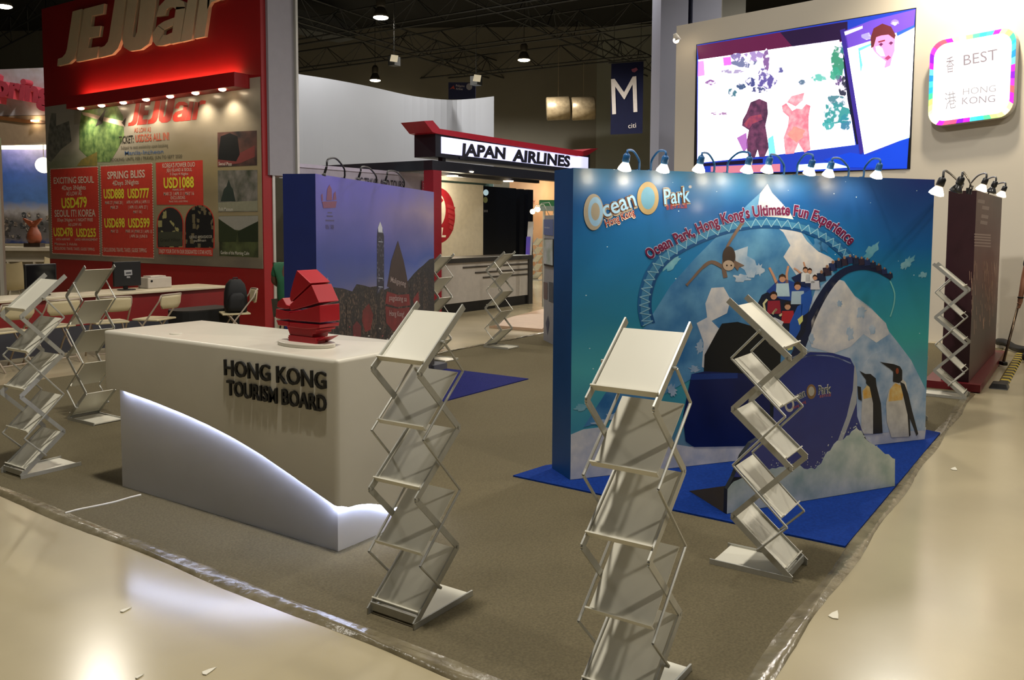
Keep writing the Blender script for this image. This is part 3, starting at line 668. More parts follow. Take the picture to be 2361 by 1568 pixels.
poly(HF, [(728, 900), (728, 680), (742, 670), (752, 655), (765, 662), (790, 665), (812, 672), (822, 655), (838, 658), (852, 662), (868, 660), (886, 668), (905, 660), (940, 648), (955, 630), (965, 620), (975, 612), (990, 598), (1001, 595), (1001, 880), (900, 868)], M_city, hk, .001, name='printed_city')
for x0, x1, y0 in ((780, 800, 674), (806, 820, 676), (840, 850, 668), (944, 952, 660), (962, 972, 626), (976, 986, 640)):
    poly(HF, [(x0, 820), (x0, y0+3), (x1, y0), (x1, 820)], M_city2, hk, .0014, name='printed_building')
rh = random.Random(31)
for i in range(40):
    x = 730+i*6.6+rh.uniform(-2, 2); w = rh.uniform(5, 10); top = interp([(728, 690), (760, 676), (800, 682), (840, 672), (880, 676), (940, 664), (970, 636), (1001, 612)], x)+rh.uniform(-10, 34)
    if x+w > 1000: continue
    poly(HF, [(x, 850), (x, top+1), (x+w*.4, top-rh.uniform(0, 5)), (x+w, top), (x+w, 850)], (M_city, M_city2, M_city2)[i % 3], hk, .0012+.00002*i, name='printed_building')
for i in range(26):
    x = rh.uniform(735, 985); y = rh.uniform(735, 830); poly(HF, [(x, y), (x+rh.uniform(1.5, 5), y), (x+rh.uniform(1.5, 5), y+3), (x, y+3)], I(('#b08a60', '#a8a29a', '#8a3a40')[i % 3]), hk, .0026, name='printed_light')
poly(HF, [(868, 840), (869, 545), (871, 525), (876, 511), (881, 525), (885, 545), (885, 840)], M_twr, hk, .0016, name='printed_tower')
poly(HF, [(871, 525), (876, 511), (881, 525), (881, 536), (872, 536)], I('#c9ccd4'), hk, .002, name='printed_tower_crown')
for y in (534, 556, 640, 660): poly(HF, [(872, y), (882, y+1), (882, y+3), (872, y+2)], I('#9aa0ae'), hk, .0022, name='printed_tower_band')
band(HF, [(755, 640), (757, 665), (758, 700)], 2, I('#8a8a92'), hk, .0016, 'printed_mast'); band(HF, [(757, 662), (764, 676), (763, 740)], 2, I('#8a8a92'), hk, .0016, 'printed_mast')
M_sail = mat('sail_print', '#5a1216', .45, col2='#7a1a1e', scale=5)
poly(HF, [(892, 660), (902, 600), (917, 555), (930, 600), (938, 640), (942, 672), (918, 676)], mat('sail_print_top', '#33211f', .45, var=.15), hk, .002, name='printed_sail')
poly(HF, [(892, 672), (918, 680), (943, 678), (945, 704), (915, 708), (888, 700), (890, 682)], M_sail, hk, .002, name='printed_sail')
poly(HF, [(888, 706), (916, 712), (944, 708), (942, 730), (926, 760), (906, 764), (890, 744)], M_sail, hk, .002, name='printed_sail')
for y in (674, 704): band(HF, [(892, y), (943, y-1)], 2, I('#1c0f10'), hk, .0024, 'printed_batten')
poly(HF, [(836, 716), (850, 700), (860, 726), (854, 760), (842, 766), (834, 740)], M_sail, hk, .002, name='printed_sail')
poly(HF, [(952, 690), (964, 672), (966, 700), (954, 704)], M_sail, hk, .002, name='printed_sail')
poly(HF, [(814, 800), (813, 752), (822, 740), (832, 752), (831, 806)], I('#5a1420'), hk, .002, name='printed_sign'); text(HF, 'BOS', (817, 778), (827, 779), 11, I('#d0c0c0'), hk, .0024, .01)
tx = I('#9a8a86')
text(HF, 'Maligayang', (900, 650), (935, 660), 12, tx, hk, .003, .004); text(HF, 'pagdating sa', (897, 692), (937, 695), 12, tx, hk, .003, .004); text(HF, 'Hong Kong!', (897, 728), (931, 730), 12, tx, hk, .003, .004)
rj = I('#7c3f5e')
poly(HF, [(752, 462), (754, 436), (759, 426), (764, 436), (765, 462)], rj, hk, .002, name='printed_junk_sail'); poly(HF, [(767, 462), (769, 446), (773, 441), (775, 460)], rj, hk, .002, name='printed_junk_sail')
poly(HF, [(740, 450), (743, 446), (744, 462), (741, 464)], rj, hk, .002, name='printed_junk_sail'); poly(HF, [(742, 465), (776, 464), (773, 479), (745, 480)], rj, hk, .002, name='printed_junk_hull')
for y, w in ((490, 10), (498, 14), (508, 20)): band(HF, [(760-w/2, y), (760+w/2, y+.6)], 3, I('#463f72'), hk, .002, 'printed_caption')
text(HF, '\u9999\u6e2f', (749, 527), (770, 528), 8, I('#463f72'), hk, .002, .004)
# small grey wedge foot at its right end
wf = gnd(1001, 857, .021); we = gnd(1031, 850, .021)
wedge = Geo().prism([(wf.x, wf.y, .021), (we.x, we.y, .021), (we.x+.02, we.y+.22, .021), (wf.x+.02, wf.y+.2, .021)], (0, 0, .07))
obj('foot_plinth', wedge, mat('plinth_grey', '#4a4a50', .6), hk)

# ---- dark red panel on its red plinth (right)
M_dr = ramp_mat('firework_print', [(0, '#4a1618'), (.15, '#3a2420'), (.4, '#3a2a26'), (.6, '#5a2622'), (.8, '#4a1a1c'), (1, '#5a3a34')], [(0, '#5a1a1c'), (.2, '#3c2c28'), (.5, '#6a3a30'), (.8, '#4a1c20'), (1, '#3c2a2a')], .5, 6, .5, 0, .2, (.2, .8), streak=(9, .6, 1), coat=0)
RF, rp = panel('exhibition_backdrop', 'tall narrow dark red display panel with fireworks on a red plinth', (10.03, 1.005), (12.75, .985), 2.09, .26, M_dr, mat('maroon_side', '#2c0914', .45), .09)
obj('plinth', Geo().box((9.93, .885, .0105), (12.95, 1.42, .088)), mat('red_plinth', '#6b1a22', .35), rp)
for x0, y0 in ((2262, 463), (2272, 478), (2270, 498), (2268, 512)): band(RF, [(x0-8, y0), (x0+8, y0+3)], 8, I('#6a4a44'), rp, .002, 'printed_caption')
for y0 in (540, 546, 552, 559, 566): band(RF, [(2246, y0), (2284, y0+2.5)], 3.5, I('#7a5a54'), rp, .002, 'printed_caption')
rr = random.Random(9); g = Geo()
for i in range(70):
    x = rr.uniform(2234, 2300); y = rr.uniform(600, 745); l = rr.uniform(8, 34)
    a, b = RF.w(*RF.st(x, y), .002), RF.w(*RF.st(x+.5, y+l), .002); g.bar(a, b, .022, .0006, RF.n)
o = obj('printed_sparks', g, I('#b08a74'), rp); o['kind'] = 'stuff'

# ================================================================== ARM LAMPS ON THE PANEL TOPS
M_blue_arm = mat('blue_enamel', '#1f5f9c', .4); M_blk_arm = mat('black_enamel', '#15151a', .4)
M_bulb = mat('lamp_glass_lit', '#fff2dc', .3, var=0, emit=22, ecol='#ffe6bd'); M_bulb_off = mat('lamp_glass_off', '#3a3a3c', .2)
def arm_lamp(fr, H, bx, lx, ty, ly, label, m_arm, group, lit=True, power=9, reach=.30, hs=1.):
    """bx: pixel x of the foot on the panel top, lx/ly: pixel of the lamp head, ty: pixel y of the arch top"""
    s0 = fr.st(bx, 400)[0]; f0 = fr.w(s0, H-.05, -.02)
    s1 = fr.st(lx, ly, reach)[0]; h1 = fr.st(lx, ly, reach)[1]; hd = fr.w(s1, h1, reach)
    zt = fr.st((bx+lx)/2, ty, reach*.5)[1]
    top = fr.w((s0+s1)/2, zt, reach*.5)
    t = thing('arm_lamp', label, 'lamp', tuple(f0), 0, group)
    q1 = fr.w(s0+(s1-s0)*.06, H+(zt-H)*.62, reach*.06); q2 = fr.w(s0+(s1-s0)*.94, h1+.06+(zt-h1-.06)*.6, reach*.94)
    pts = [f0, fr.w(s0, H+.02, 0.0)]+[Vector(p) for p in spline([tuple(fr.w(s0, H+.03, 0)), tuple(q1), tuple(top), tuple(q2), tuple(hd+Vector((0, 0, .05)))], 5)]
    obj('arm', Geo().tube(pts, .0075, 6), m_arm, t, True)
    obj('clamp', Geo().obox(f0-fr.u*.015-fr.n*.012, fr.u*.03, fr.n*.024, (0, 0, .055)), m_arm, t)
    dr = (-fr.n*.35+Vector((0, 0, -1))).normalized()
    obj('socket', Geo().lathe([(.012*hs, 0), (.022*hs, .012), (.024*hs, .05), (.018*hs, .06)], hd+Vector((0, 0, .05)), 12, dr), m_arm, t, True)
    b0 = hd+Vector((0, 0, .05))+dr*.055
    obj('bulb', Geo().lathe([(.016*hs, 0), (.026*hs, .016*hs), (.040*hs, .040*hs), (.043*hs, .051*hs), (.026*hs, .058*hs)], b0, 14, dr), M_bulb if lit else M_bulb_off, t, True)
    if lit:
        lp = b0+dr*.085
        lamp('arm_lamp_light', 'SPOT', tuple(lp), power, WARM, .035, tuple(lp+dr*.6-fr.n*.42), 125, .8)
    return t
GA = 'blue arched lamps on the underwater panel'
ords = ['first', 'second', 'third', 'fourth', 'fifth', 'sixth', 'seventh', 'eighth']
for k, (bx, lx, ty, ly, pw) in enumerate([(1474, 1446, 349, 372, 2.5), (1501, 1535, 349, 376, 5.5), (1647, 1618, 355, 376, 4), (1677, 1729, 352, 378, 4.5), (1808, 1776, 360, 378, 4.5), (1838, 1874, 356, 384, 6), (1957, 1918, 367, 388, 4.5), (1992, 2029, 367, 392, 5)]):
    arm_lamp(OF, 2.078, bx, lx, ty, ly, f'lit blue arched lamp on the underwater panel, {ords[k]} from the left', M_blue_arm, GA, True, pw)
for k, (bx, lx, ty, ly) in enumerate([(795, 754, 366, 398), (868, 832, 387, 408), (932, 893, 396, 416)]):
    arm_lamp(HF, 2.085, bx, lx, ty, ly, f'unlit black arched lamp on the skyline panel, {ords[k]} from the left', M_blk_arm, 'black arched lamps on the skyline panel', False, reach=.12, hs=.4)
for k, (bx, lx, ty, ly, lit) in enumerate([(2222, 2174, 410, 428, 1), (2244, 2218, 414, 424, 0), (2238, 2274, 406, 424, 1), (2262, 2296, 414, 430, 0), (2282, 2318, 426, 440, 1)]):
    arm_lamp(RF, 2.09, bx, lx, ty, ly, f'{"lit" if lit else "unlit"} black arched lamp on the dark red panel, {ords[k]} from the left', M_blk_arm, 'black arched lamps on the dark red panel', bool(lit), 4, reach=.30)

# ================================================================== HALL SHELL
M_dark = mat('black_ceiling', '#0b0c0d', .9, var=.3, scale=.3)
struct('ceiling', Geo().box((-12, -12, 12), (60, 60, 12.2)), M_dark)
def facing(x0, x1, D, D1=None):        # vertical frame between two pixel columns at distance D (D1 at the right end)
    a, b = far(x0, 500, D), far(x1, 500, D1 or D); return Frame((a.x, a.y), (b.x, b.y))
def slab(fr, z0, z1, th=.2, s0=0, s1=None):
    return Geo().obox(fr.w(s0, z0, 0), fr.u*((fr.L if s1 is None else s1)-s0), -fr.n*th, (0, 0, z1-z0))
M_hall = mat('grey_hall_wall', '#6b685e', .8, var=.06, scale=.4); M_hall2 = mat('green_grey_hall_wall', '#7a7c74', .8, var=.06, scale=.4)
struct('wall_back', slab(facing(-200, 1372, 47, 45), 0, 12), M_hall)
struct('wall_back_right', slab(facing(1372, 2600, 45, 40), 0, 12), M_hall2)

# roof trusses, ducts, lamps
M_truss = mat('dark_steel', '#1d2022', .6, var=.2)
def truss(p, q, h, label):
    p, q = Vector(p), Vector(q); t = thing('roof_truss', label, 'truss', tuple((p+q)/2), 0, 'roof trusses under the black ceiling')
    up = Vector((0, 0, h)); sd = (q-p).cross(up).normalized()*.35; d = q-p; n = int(d.length/1.1)
    for o_ in (up, sd, -sd): obj('chord', Geo().tube([p+o_, q+o_], .035, 4), M_truss, t)
    for k, (a, b) in enumerate(((up, sd), (up, -sd))):
        g = Geo()
        for i in range(n):
            g.tube([p+d*(i/n)+(a if i % 2 else b), p+d*((i+1)/n)+(b if i % 2 else a)], .018, 4, False)
        o = obj('web', g, M_truss, t); o['kind'] = 'stuff'
def g9(x, y, z=9.4): return gnd(x, y, z)
truss(g9(640, 30), g9(1340, 238), .9, 'dark lattice roof truss running from the white booth tower to the far wall')
truss(g9(1010, -40), g9(1545, 190), .9, 'dark lattice roof truss above the hanging letter banner')
truss(g9(640, 168), g9(1520, 52), .9, 'dark lattice roof truss crossing between the two tall white booths')
truss(g9(640, 105), g9(1520, -40), .9, 'dark lattice roof truss crossing nearest under the black ceiling')
truss(g9(760, 206), g9(1500, 128), .9, 'dark lattice roof truss crossing farthest above the curved white wall')
truss(g9(-60, 130), g9(130, 30), .9, 'dark lattice roof truss beyond the red airline wall')
dk = Geo(); a, b = g9(640, 62, 10.4), g9(800, 95, 10.4); d = (b-a).normalized(); s = d.cross(Vector((0, 0, 1)))
dk.obox(a-s*.6, b-a, s*1.2, (0, 0, .8)); tag(obj('air_duct', dk, mat('duct_grey', '#35383a', .7)), 'long grey rectangular air duct above the roof truss', 'duct')
M_foil = mat('foil_duct', '#a8977a', .4, metal=.3, col2='#8a7a60', scale=6)
for x, lab in ((1287, 'foil clad duct mouth on the grey wall, left of the pair'), (1345, 'foil clad duct mouth on the grey wall, right of the pair')):
    c = far(x, 250, 41); g = Geo(); fr = facing(x-36, x+28, 41.5)
    g.lathe([(.50, -.56), (.55, -.52), (.55, .50), (.5, .54)], tuple(c), 18, tuple(fr.u+Vector((0, 0, .05))))
    g.tube([c+Vector((0, 0, .5)), (c.x, c.y, 11.99)], .008, 4)
    o = tag(obj('duct_mouth', g, M_foil, None, True), lab, 'duct', 'foil clad duct mouths')
M_lit = mat('lamp_lit_disc', '#fff6dd', .4, var=0, emit=30, ecol='#ffedc4')
M_hous = mat('lamp_housing', '#4a473f', .5, metal=.4)
for x, y, lab in ((878, 40, 'brightest hanging bell lamp near the white booth tower'), (865, 185, 'hanging bell lamp just above the curved white wall'), (1208, 138, 'hanging bell lamp in the middle of the dark ceiling'), (1152, 241, 'hanging bell lamp at the right end of the curved wall'), (8, 14, 'hanging bell lamp in the upper left picture corner')):
    c = g9(x, y, 9.0); t = thing('high_bay_lamp', lab, 'lamp', tuple(c), 0, 'hanging high bay lamps')
    obj('reflector', Geo().lathe([(.27, 0), (.25, .10), (.16, .30), (.12, .34)], tuple(c), 18), M_hous, t, True)
    obj('housing', Geo().lathe([(.14, .34), (.16, .40), (.16, .62), (.10, .72)], tuple(c), 14), M_hous, t, True)
    obj('diffuser', Geo().lathe([(.20, -.05), (.262, -.02), (.262, .004)], tuple(c), 18), M_lit, t, True)
    if x > 100: lamp('bell_lamp_light', 'SPOT', tuple(c-Vector((0, 0, .1))), 2600, NEUT, .25, (c.x, c.y, 0), 160, .4)
    obj('hanger', Geo().tube([c+Vector((0, 0, .7)), c+Vector((0, 0, 2.99))], .015, 5), M_truss, t)
for x, y, lab in ((909, 145, 'small square floodlight clamped on the truss at left'), (1098, 190, 'small square floodlight beside the dark blue hanging banner')):
    c = far(x, y, 30); t = thing('floodlight', lab, 'lamp', tuple(c), 0, 'square floodlights')
    obj('body', Geo().obox(c-Vector((.15, .15, .1)), (.3, 0, 0), (0, .3, 0), (0, 0, .3)), M_truss, t)
    obj('hanger', Geo().tube([c+Vector((0, 0, .2)), (c.x, c.y, 11.99)], .012, 4), M_truss, t)
    fr = facing(x-5, x+6, 29.6); q = [fr.w(-.05, c.z-.02), fr.w(.2, c.z-.05), fr.w(.24, c.z+.17), fr.w(0, c.z+.2)]
    obj('lens', Geo().prism(q, fr.n*.02), mat('flood_lens', '#c8bca0', .4, emit=.7), t)
# hanging banners
bf = facing(1405, 1478, 32, 31.5); bz0, bz1 = bf.st(1440, 309)[1], bf.st(1440, 143)[1]
M_ban = ramp_mat('banner_print', [(0, '#14205a'), (.6, '#122a66'), (.85, '#184a80'), (1, '#1e4a7a')], [(0, '#101c50'), (.6, '#141e56'), (1, '#1f5590')], .2, 3, .7, coat=0)
ban = thing('hanging_banner', 'blue hanging banner with a large white letter M', 'banner', tuple(bf.w(bf.L/2, bz0)))
uvquad(bf, 0, bf.L, bz0, bz1, M_ban, ban, .0, 'cloth'); obj('backing', slab(bf, bz0, bz1, .02), mat('banner_back', '#121a48', .8), ban)
wht = flat('#cfc8c6'); text(bf, 'M', (1412, 264), (1470, 258), 82, wht, ban, .02, .0); text(bf, 'citi', (1449, 296), (1467, 294), 11, wht, ban, .02, .0)
poly(bf, [(1456, 160), (1468, 156), (1471, 161), (1464, 167), (1458, 166)], flat('#7a3a52'), ban, .02)
for s_ in (.1, bf.L-.1): obj('wire', Geo().tube([bf.w(s_, bz1), bf.w(s_, 11.99)], .01, 4), M_truss, ban)
obj('top_pole', Geo().tube([bf.w(-.1, bz1), bf.w(bf.L+.1, bz1)], .03, 6), M_truss, ban)
pf = facing(1034, 1096, 38); z0, z1 = pf.st(1060, 229)[1], pf.st(1060, 190)[1]
pb = thing('hanging_banner', 'small dark blue airline banner above the curved wall', 'banner', tuple(pf.w(pf.L/2, z0)))
obj('cloth', slab(pf, z0, z1, .05), mat('banner_navy', '#101a44', .7), pb)
text(pf, 'Philippine', (1051, 200), (1071, 201), 5, flat('#b0a8b0'), pb, .02, .004); text(pf, 'Airlines', (1051, 207), (1067, 208), 5, flat('#b0a8b0'), pb, .02, .004)
poly(pf, [(1037, 206), (1046, 197), (1049, 206), (1043, 204)], flat('#a04038'), pb, .02); ring(pf, (1082, 200), 7, 8, flat('#8a8a94'), pb, .02, n=12)

# curved white wall
tp = spline([(640, 160), (684, 170), (760, 182), (850, 199), (950, 221), (1030, 230), (1085, 228), (1139, 222)], 5)
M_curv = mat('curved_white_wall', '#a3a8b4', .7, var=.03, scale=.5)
cw = [gnd(x, y, 6.2) for x, y in tp]; g = Geo(); n = len(cw)
back = [Vector((p.x, p.y, 0))+Vector((p.x, p.y, 0)).normalized()*.4 for p in cw]
v = [(p.x, p.y, 0) for p in cw]+[(p.x, p.y, 6.2) for p in cw]+[(p.x, p.y, 6.2) for p in back]+[(p.x, p.y, 0) for p in back]
f = []
for i in range(n-1):
    for k in range(3): f.append((k*n+i, k*n+i+1, (k+1)*n+i+1, (k+1)*n+i))
f += [(n-1, 2*n-1, 3*n-1, 4*n-1), (0, 3*n, 2*n, n)]
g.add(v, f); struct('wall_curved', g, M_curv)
sm = far(849, 300, 25.8); 

# white pillars between the curved wall and the screen wall
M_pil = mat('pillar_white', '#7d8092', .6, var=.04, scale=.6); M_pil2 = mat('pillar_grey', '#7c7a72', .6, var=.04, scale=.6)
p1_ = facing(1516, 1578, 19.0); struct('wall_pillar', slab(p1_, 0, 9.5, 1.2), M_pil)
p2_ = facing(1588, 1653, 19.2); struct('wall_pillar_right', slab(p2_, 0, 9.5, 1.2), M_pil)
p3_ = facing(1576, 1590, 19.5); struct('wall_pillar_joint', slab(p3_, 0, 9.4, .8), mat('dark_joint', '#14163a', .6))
p4_ = facing(1655, 1708, 20.6); struct('wall_pillar_grey', slab(p4_, 0, 9.5, 1.0), M_pil2)

# ================================================================== SCREEN WALL
M_sw = mat('white_booth_wall', '#d0c9bc', .55, var=.02, scale=.6)
SW = Frame((14.948, 6.489), (13.88, .747)); SWL = 10.0
struct('wall_screen', Geo().obox(SW.w(0, 0, 0), SW.u*SWL, -SW.n*.35, (0, 0, 5.38)), M_sw)
sl_, st_ = SW.st(1606, 103); sr_, _ = SW.st(2113, 18); _, sb_ = SW.st(2093, 389.5)
scr = thing('led_screen', 'large bright LED video screen built into the white wall', 'screen', tuple(SW.w((sl_+sr_)/2, sb_, 0)))
obj('frame', slab(Frame(SW.w(0, 0, .012)[:2], SW.w(1, 0, .012)[:2]), sb_, st_, .02, sl_, sr_), M_black, scr)
EM = {}
def E(h, s=1.0):
    h = h.lstrip('#')
    return mat(f'screen_{h}_{s}', h, .5, var=.03, scale=5, emit=s)
def sp(pts, h, s, k, name='screen_image'):
    m = E(h, s)
    if name == 'screen_figure': m = E3(h, {'#5a1a58': '#a04a80', '#a0346a': '#d0506a', '#f07a90': '#ffb0b8', '#f08a9a': '#ffc0c8', '#f09a8a': '#ff8a80'}.get(h, h), s*1.2)
    return poly(SW, pts, m, scr, .014+.0012*k, .0006, name)
sp([(1608, 386), (1608, 104), (2112, 20), (2092, 389), (1850, 396), (1610, 402)], '#1c3ab4', .8, 0)
sp([(1608, 106), (1940, 52), (1944, 100), (1612, 138)], '#6a1a4e', .5, 1); sp([(1800, 75), (1955, 50), (1955, 92), (1830, 110)], '#2a1244', .35, 2)
sp([(1611, 138), (1936, 92), (1973, 334), (1800, 356), (1609, 376)], '#f6f2ff', 3.2, 2)
sp([(1611, 142), (1624, 140), (1626, 174), (1610, 177)], '#ff8ad8', 1.3, 3); sp([(1668, 133), (1686, 131), (1688, 150), (1670, 152)], '#d46ad8', 1.1, 3)
rs = random.Random(4)
def E2(h, s, sc=11., thr=.57):
    k = f'leaf_{h}_{s}_{sc}'
    if k in _M: return _M[k]
    m = bpy.data.materials.new(k); m.use_nodes = True; nt = m.node_tree; N = nt.nodes; Lk = nt.links; b = N['Principled BSDF']
    tc = N.new('ShaderNodeTexCoord'); nz = N.new('ShaderNodeTexNoise'); nz.inputs['Scale'].default_value = sc; nz.inputs['Detail'].default_value = 5
    Lk.new(tc.outputs['Object'], nz.inputs['Vector']); r = N.new('ShaderNodeValToRGB'); r.color_ramp.elements[0].position = thr-.05; r.color_ramp.elements[1].position = thr+.05
    c = [v*s for v in lin(h)]; r.color_ramp.elements[0].color = (*c, 1); r.color_ramp.elements[1].color = (1.6, 1.5, 1.7, 1)
    Lk.new(nz.outputs[0], r.inputs[0]); Lk.new(r.outputs[0], b.inputs['Emission Color']); b.inputs['Emission Strength'].default_value = 1
    b.inputs['Base Color'].default_value = (.05, .05, .05, 1); _M[k] = m; return m
def E3(h, h2, s, sc=9.):
    k = f'fur_{h}_{h2}_{s}'
    if k in _M: return _M[k]
    m = bpy.data.materials.new(k); m.use_nodes = True; nt = m.node_tree; N = nt.nodes; Lk = nt.links; b = N['Principled BSDF']
    tc = N.new('ShaderNodeTexCoord'); nz = N.new('ShaderNodeTexNoise'); nz.inputs['Scale'].default_value = sc; nz.inputs['Detail'].default_value = 6
    Lk.new(tc.outputs['Object'], nz.inputs['Vector']); r = N.new('ShaderNodeValToRGB'); r.color_ramp.elements[0].position = .38; r.color_ramp.elements[1].position = .62
    r.color_ramp.elements[0].color = (*[v*s for v in lin(h)], 1); r.color_ramp.elements[1].color = (*[v*s for v in lin(h2)], 1)
    Lk.new(nz.outputs[0], r.inputs[0]); Lk.new(r.outputs[0], b.inputs['Emission Color']); b.inputs['Emission Strength'].default_value = 1; b.inputs['Base Color'].default_value = (.05, .05, .05, 1)
    _M[k] = m; return m
def blob(cx, cy, rx, ry, h, s, k, n=16, jag=.35, name='screen_image'):
    P_ = []
    for i in range(n):
        a = 2*math.pi*i/n; r = 1-jag*rs.random(); P_.append((cx+rx*r*math.cos(a), cy+ry*r*math.sin(a)))
    if name == 'screen_image': return poly(SW, P_, E2(h, s), scr, .014+.0012*k, .0006, name)
    return sp(P_, h, s, k, name)
for c in ((1700, 132, 18, 10, '#9a86c8', .9), (1740, 130, 28, 14, '#b89ad8', 1.0), (1768, 140, 10, 30, '#a070b8', .8), (1690, 165, 30, 6, '#c0b0d8', 1.0), (1762, 170, 14, 18, '#8a78c4', .8),
          (1735, 190, 18, 13, '#5a62b8', .6), (1710, 200, 12, 8, '#5a7ab0', .6), (1690, 214, 12, 12, '#5a9ab0', .7), (1768, 186, 26, 22, '#7a6ac8', .7), (1797, 162, 12, 9, '#7a78c8', .7), (1752, 208, 22, 9, '#6a70b4', .6),
          (1934, 140, 24, 40, '#3ab08a', .8), (1716, 146, 34, 12, '#8a90c0', .8), (1640, 190, 14, 8, '#b070c0', .8), (1660, 262, 22, 5, '#c090c0', .9), (1850, 190, 10, 8, '#7090b0', .8), (1928, 172, 16, 18, '#48c0a0', .9), (1890, 180, 22, 10, '#70d0c0', 1.1), (1942, 110, 10, 18, '#3a98b0', .7), (1945, 200, 12, 30, '#2a3a70', .4), (1930, 232, 24, 18, '#5aa0b0', .8),
          (1928, 262, 36, 34, '#38b8b8', .8), (1950, 280, 16, 22, '#3a9ac0', .8), (1912, 288, 16, 14, '#50c8c8', .9), (1935, 186, 10, 16, '#8a5ab0', .6)):
    blob(*c[:4], c[4], c[5], 3)
sp([(1960, 180), (1972, 240), (1984, 330), (1976, 334), (1955, 230), (1944, 120), (1938, 96)], '#10103a', .25, 4)
# two shaggy costumed walkers, faceless
sp([(1722, 262), (1732, 236), (1752, 228), (1770, 236), (1772, 262), (1766, 290), (1774, 340), (1764, 362), (1752, 362), (1748, 345), (1742, 364), (1726, 362), (1722, 330), (1728, 300), (1712, 290), (1714, 276)], '#5a1a58', .45, 4, 'screen_figure')
sp([(1716, 286), (1732, 268), (1756, 264), (1760, 276), (1736, 286), (1728, 298)], '#a0346a', .6, 5, 'screen_figure')
sp([(1804, 244), (1814, 238), (1828, 256), (1838, 250), (1850, 252), (1860, 240), (1870, 244), (1866, 268), (1866, 300), (1870, 345), (1856, 352), (1842, 330), (1832, 354), (1812, 356), (1808, 318), (1818, 290), (1820, 270), (1806, 258)], '#f07a90', .95, 4, 'screen_figure')
sp([(1816, 236), (1826, 222), (1856, 214), (1852, 232), (1836, 246)], '#f08a9a', 1.0, 5, 'screen_figure')
blob(1838, 310, 22, 22, '#f09a8a', 1.1, 5, name='screen_figure')
sp([(1700, 318), (1722, 306), (1726, 340), (1716, 352)], '#b070c0', .8, 4); sp([(1772, 320), (1784, 312), (1790, 356), (1774, 362)], '#70c8f0', 1.2, 4)
sp([(1612, 378), (1760, 366), (1760, 376), (1612, 384)], '#1a0a3a', .2, 4); sp([(1640, 384), (1800, 378), (1800, 396), (1640, 400)], '#d07a90', .8, 3); sp([(1840, 380), (1900, 376), (1960, 376), (1960, 386), (1840, 394)], '#c0f0ff', 2.2, 3)
sp([(1938, 70), (1950, 66), (1996, 350), (1984, 356)], '#3a2a98', .45, 5, 'screen_image')
sp([(1948, 72), (2008, 48), (2112, 22), (2108, 64), (2056, 80), (1955, 112)], '#6a48c8', .7, 5); sp([(1948, 74), (1990, 60), (1990, 66), (1950, 82)], '#f0e8ff', 2, 6); blob(2064, 52, 12, 9, '#c8a0f0', 1, 6); blob(2000, 84, 14, 10, '#c8b8f8', 1, 6)
sp([(1955, 112), (2056, 80), (2110, 62), (2098, 316), (1994, 356)], '#fdfbff', 3.4, 6)
sp([(1980, 112), (2010, 100), (2012, 104), (1984, 118), (1990, 150), (1986, 170)], '#60b8f0', 1.2, 7); sp([(2068, 76), (2110, 58), (2110, 64), (2070, 84)], '#2a58c8', .7, 7)
sp([(2066, 290), (2080, 268), (2098, 266), (2098, 318), (2052, 332)], '#b0f0f4', 1.8, 7)
sp([(1984, 356), (2000, 360), (2097, 318), (2092, 389), (1960, 386), (1900, 368), (1960, 352)], '#0a40d0', .75, 5)
# surprised presenter's face (generic)
FX = 2038
sp([(2013, 112), (2012, 90), (2018, 70), (2036, 60), (2056, 66), (2065, 82), (2064, 118), (2058, 134), (2054, 152), (2040, 158), (2044, 142), (2028, 130), (2018, 120)], '#e88ac4', .8, 8, 'screen_face'); sp([(2020, 108), (2028, 106), (2036, 112), (2042, 130), (2032, 130), (2022, 120)], '#ffe6f2', 1.3, 9, 'screen_face')
sp([(2010, 112), (2009, 88), (2016, 66), (2036, 55), (2056, 62), (2067, 82), (2064, 90), (2050, 80), (2034, 82), (2022, 86), (2016, 108)], '#6a2a34', .35, 10, 'screen_hair')
for x, y in ((2033, 103), (2056, 100)): sp([(x-5, y), (x, y-4), (x+5, y-1), (x, y+4)], '#6a2a60', .4, 11, 'screen_eye')
sp([(2026, 96), (2042, 92), (2042, 95), (2028, 99)], '#8a3048', .4, 11, 'screen_brow'); sp([(2041, 135), (2050, 128), (2056, 133), (2048, 139)], '#a84078', .5, 11, 'screen_mouth')

# illuminated rounded sign
LB = [(2145, 97), (2345, 60), (2336, 267), (2139, 294)]
def lbp(u, v): # bilinear
    a, b, c, d = LB; return (a[0]*(1-u)*(1-v)+b[0]*u*(1-v)+c[0]*u*v+d[0]*(1-u)*v, a[1]*(1-u)*(1-v)+b[1]*u*(1-v)+c[1]*u*v+d[1]*(1-u)*v)
def rsq(k, r=.17, n=7):
    pts = []
    for cx_, cy_, a0 in ((1-r, r, -P/2), (1-r, 1-r, 0), (r, 1-r, P/2), (r, r, P)):
        for i in range(n+1):
            a = a0+P/2*i/n; x = cx_+r*math.cos(a); y = cy_+r*math.sin(a); pts.append((.5+(x-.5)*k, .5+(y-.5)*k))
    return pts
DP = .16
out_ = [SW.w(*SW.st(*lbp(u, v), DP), DP) for u, v in rsq(1)]
sgn = thing('illuminated_sign', 'rounded square lightbox sign with rainbow rim and pale lettering', 'sign', tuple(SW.w(*SW.st(*lbp(.5, 1), DP), DP)))
obj('case', Geo().prism(out_, -SW.n*(DP-.02)), mat('sign_case', '#c8c4bc', .4), sgn)
obj('stand_off', Geo().obox(SW.w(*SW.st(2200, 220, 0), 0), SW.u*.3, SW.n*.03, (0, 0, .3)), M_black, sgn)
in_ = [SW.w(*SW.st(*lbp(u, v), DP), DP+.002) for u, v in rsq(.90)]
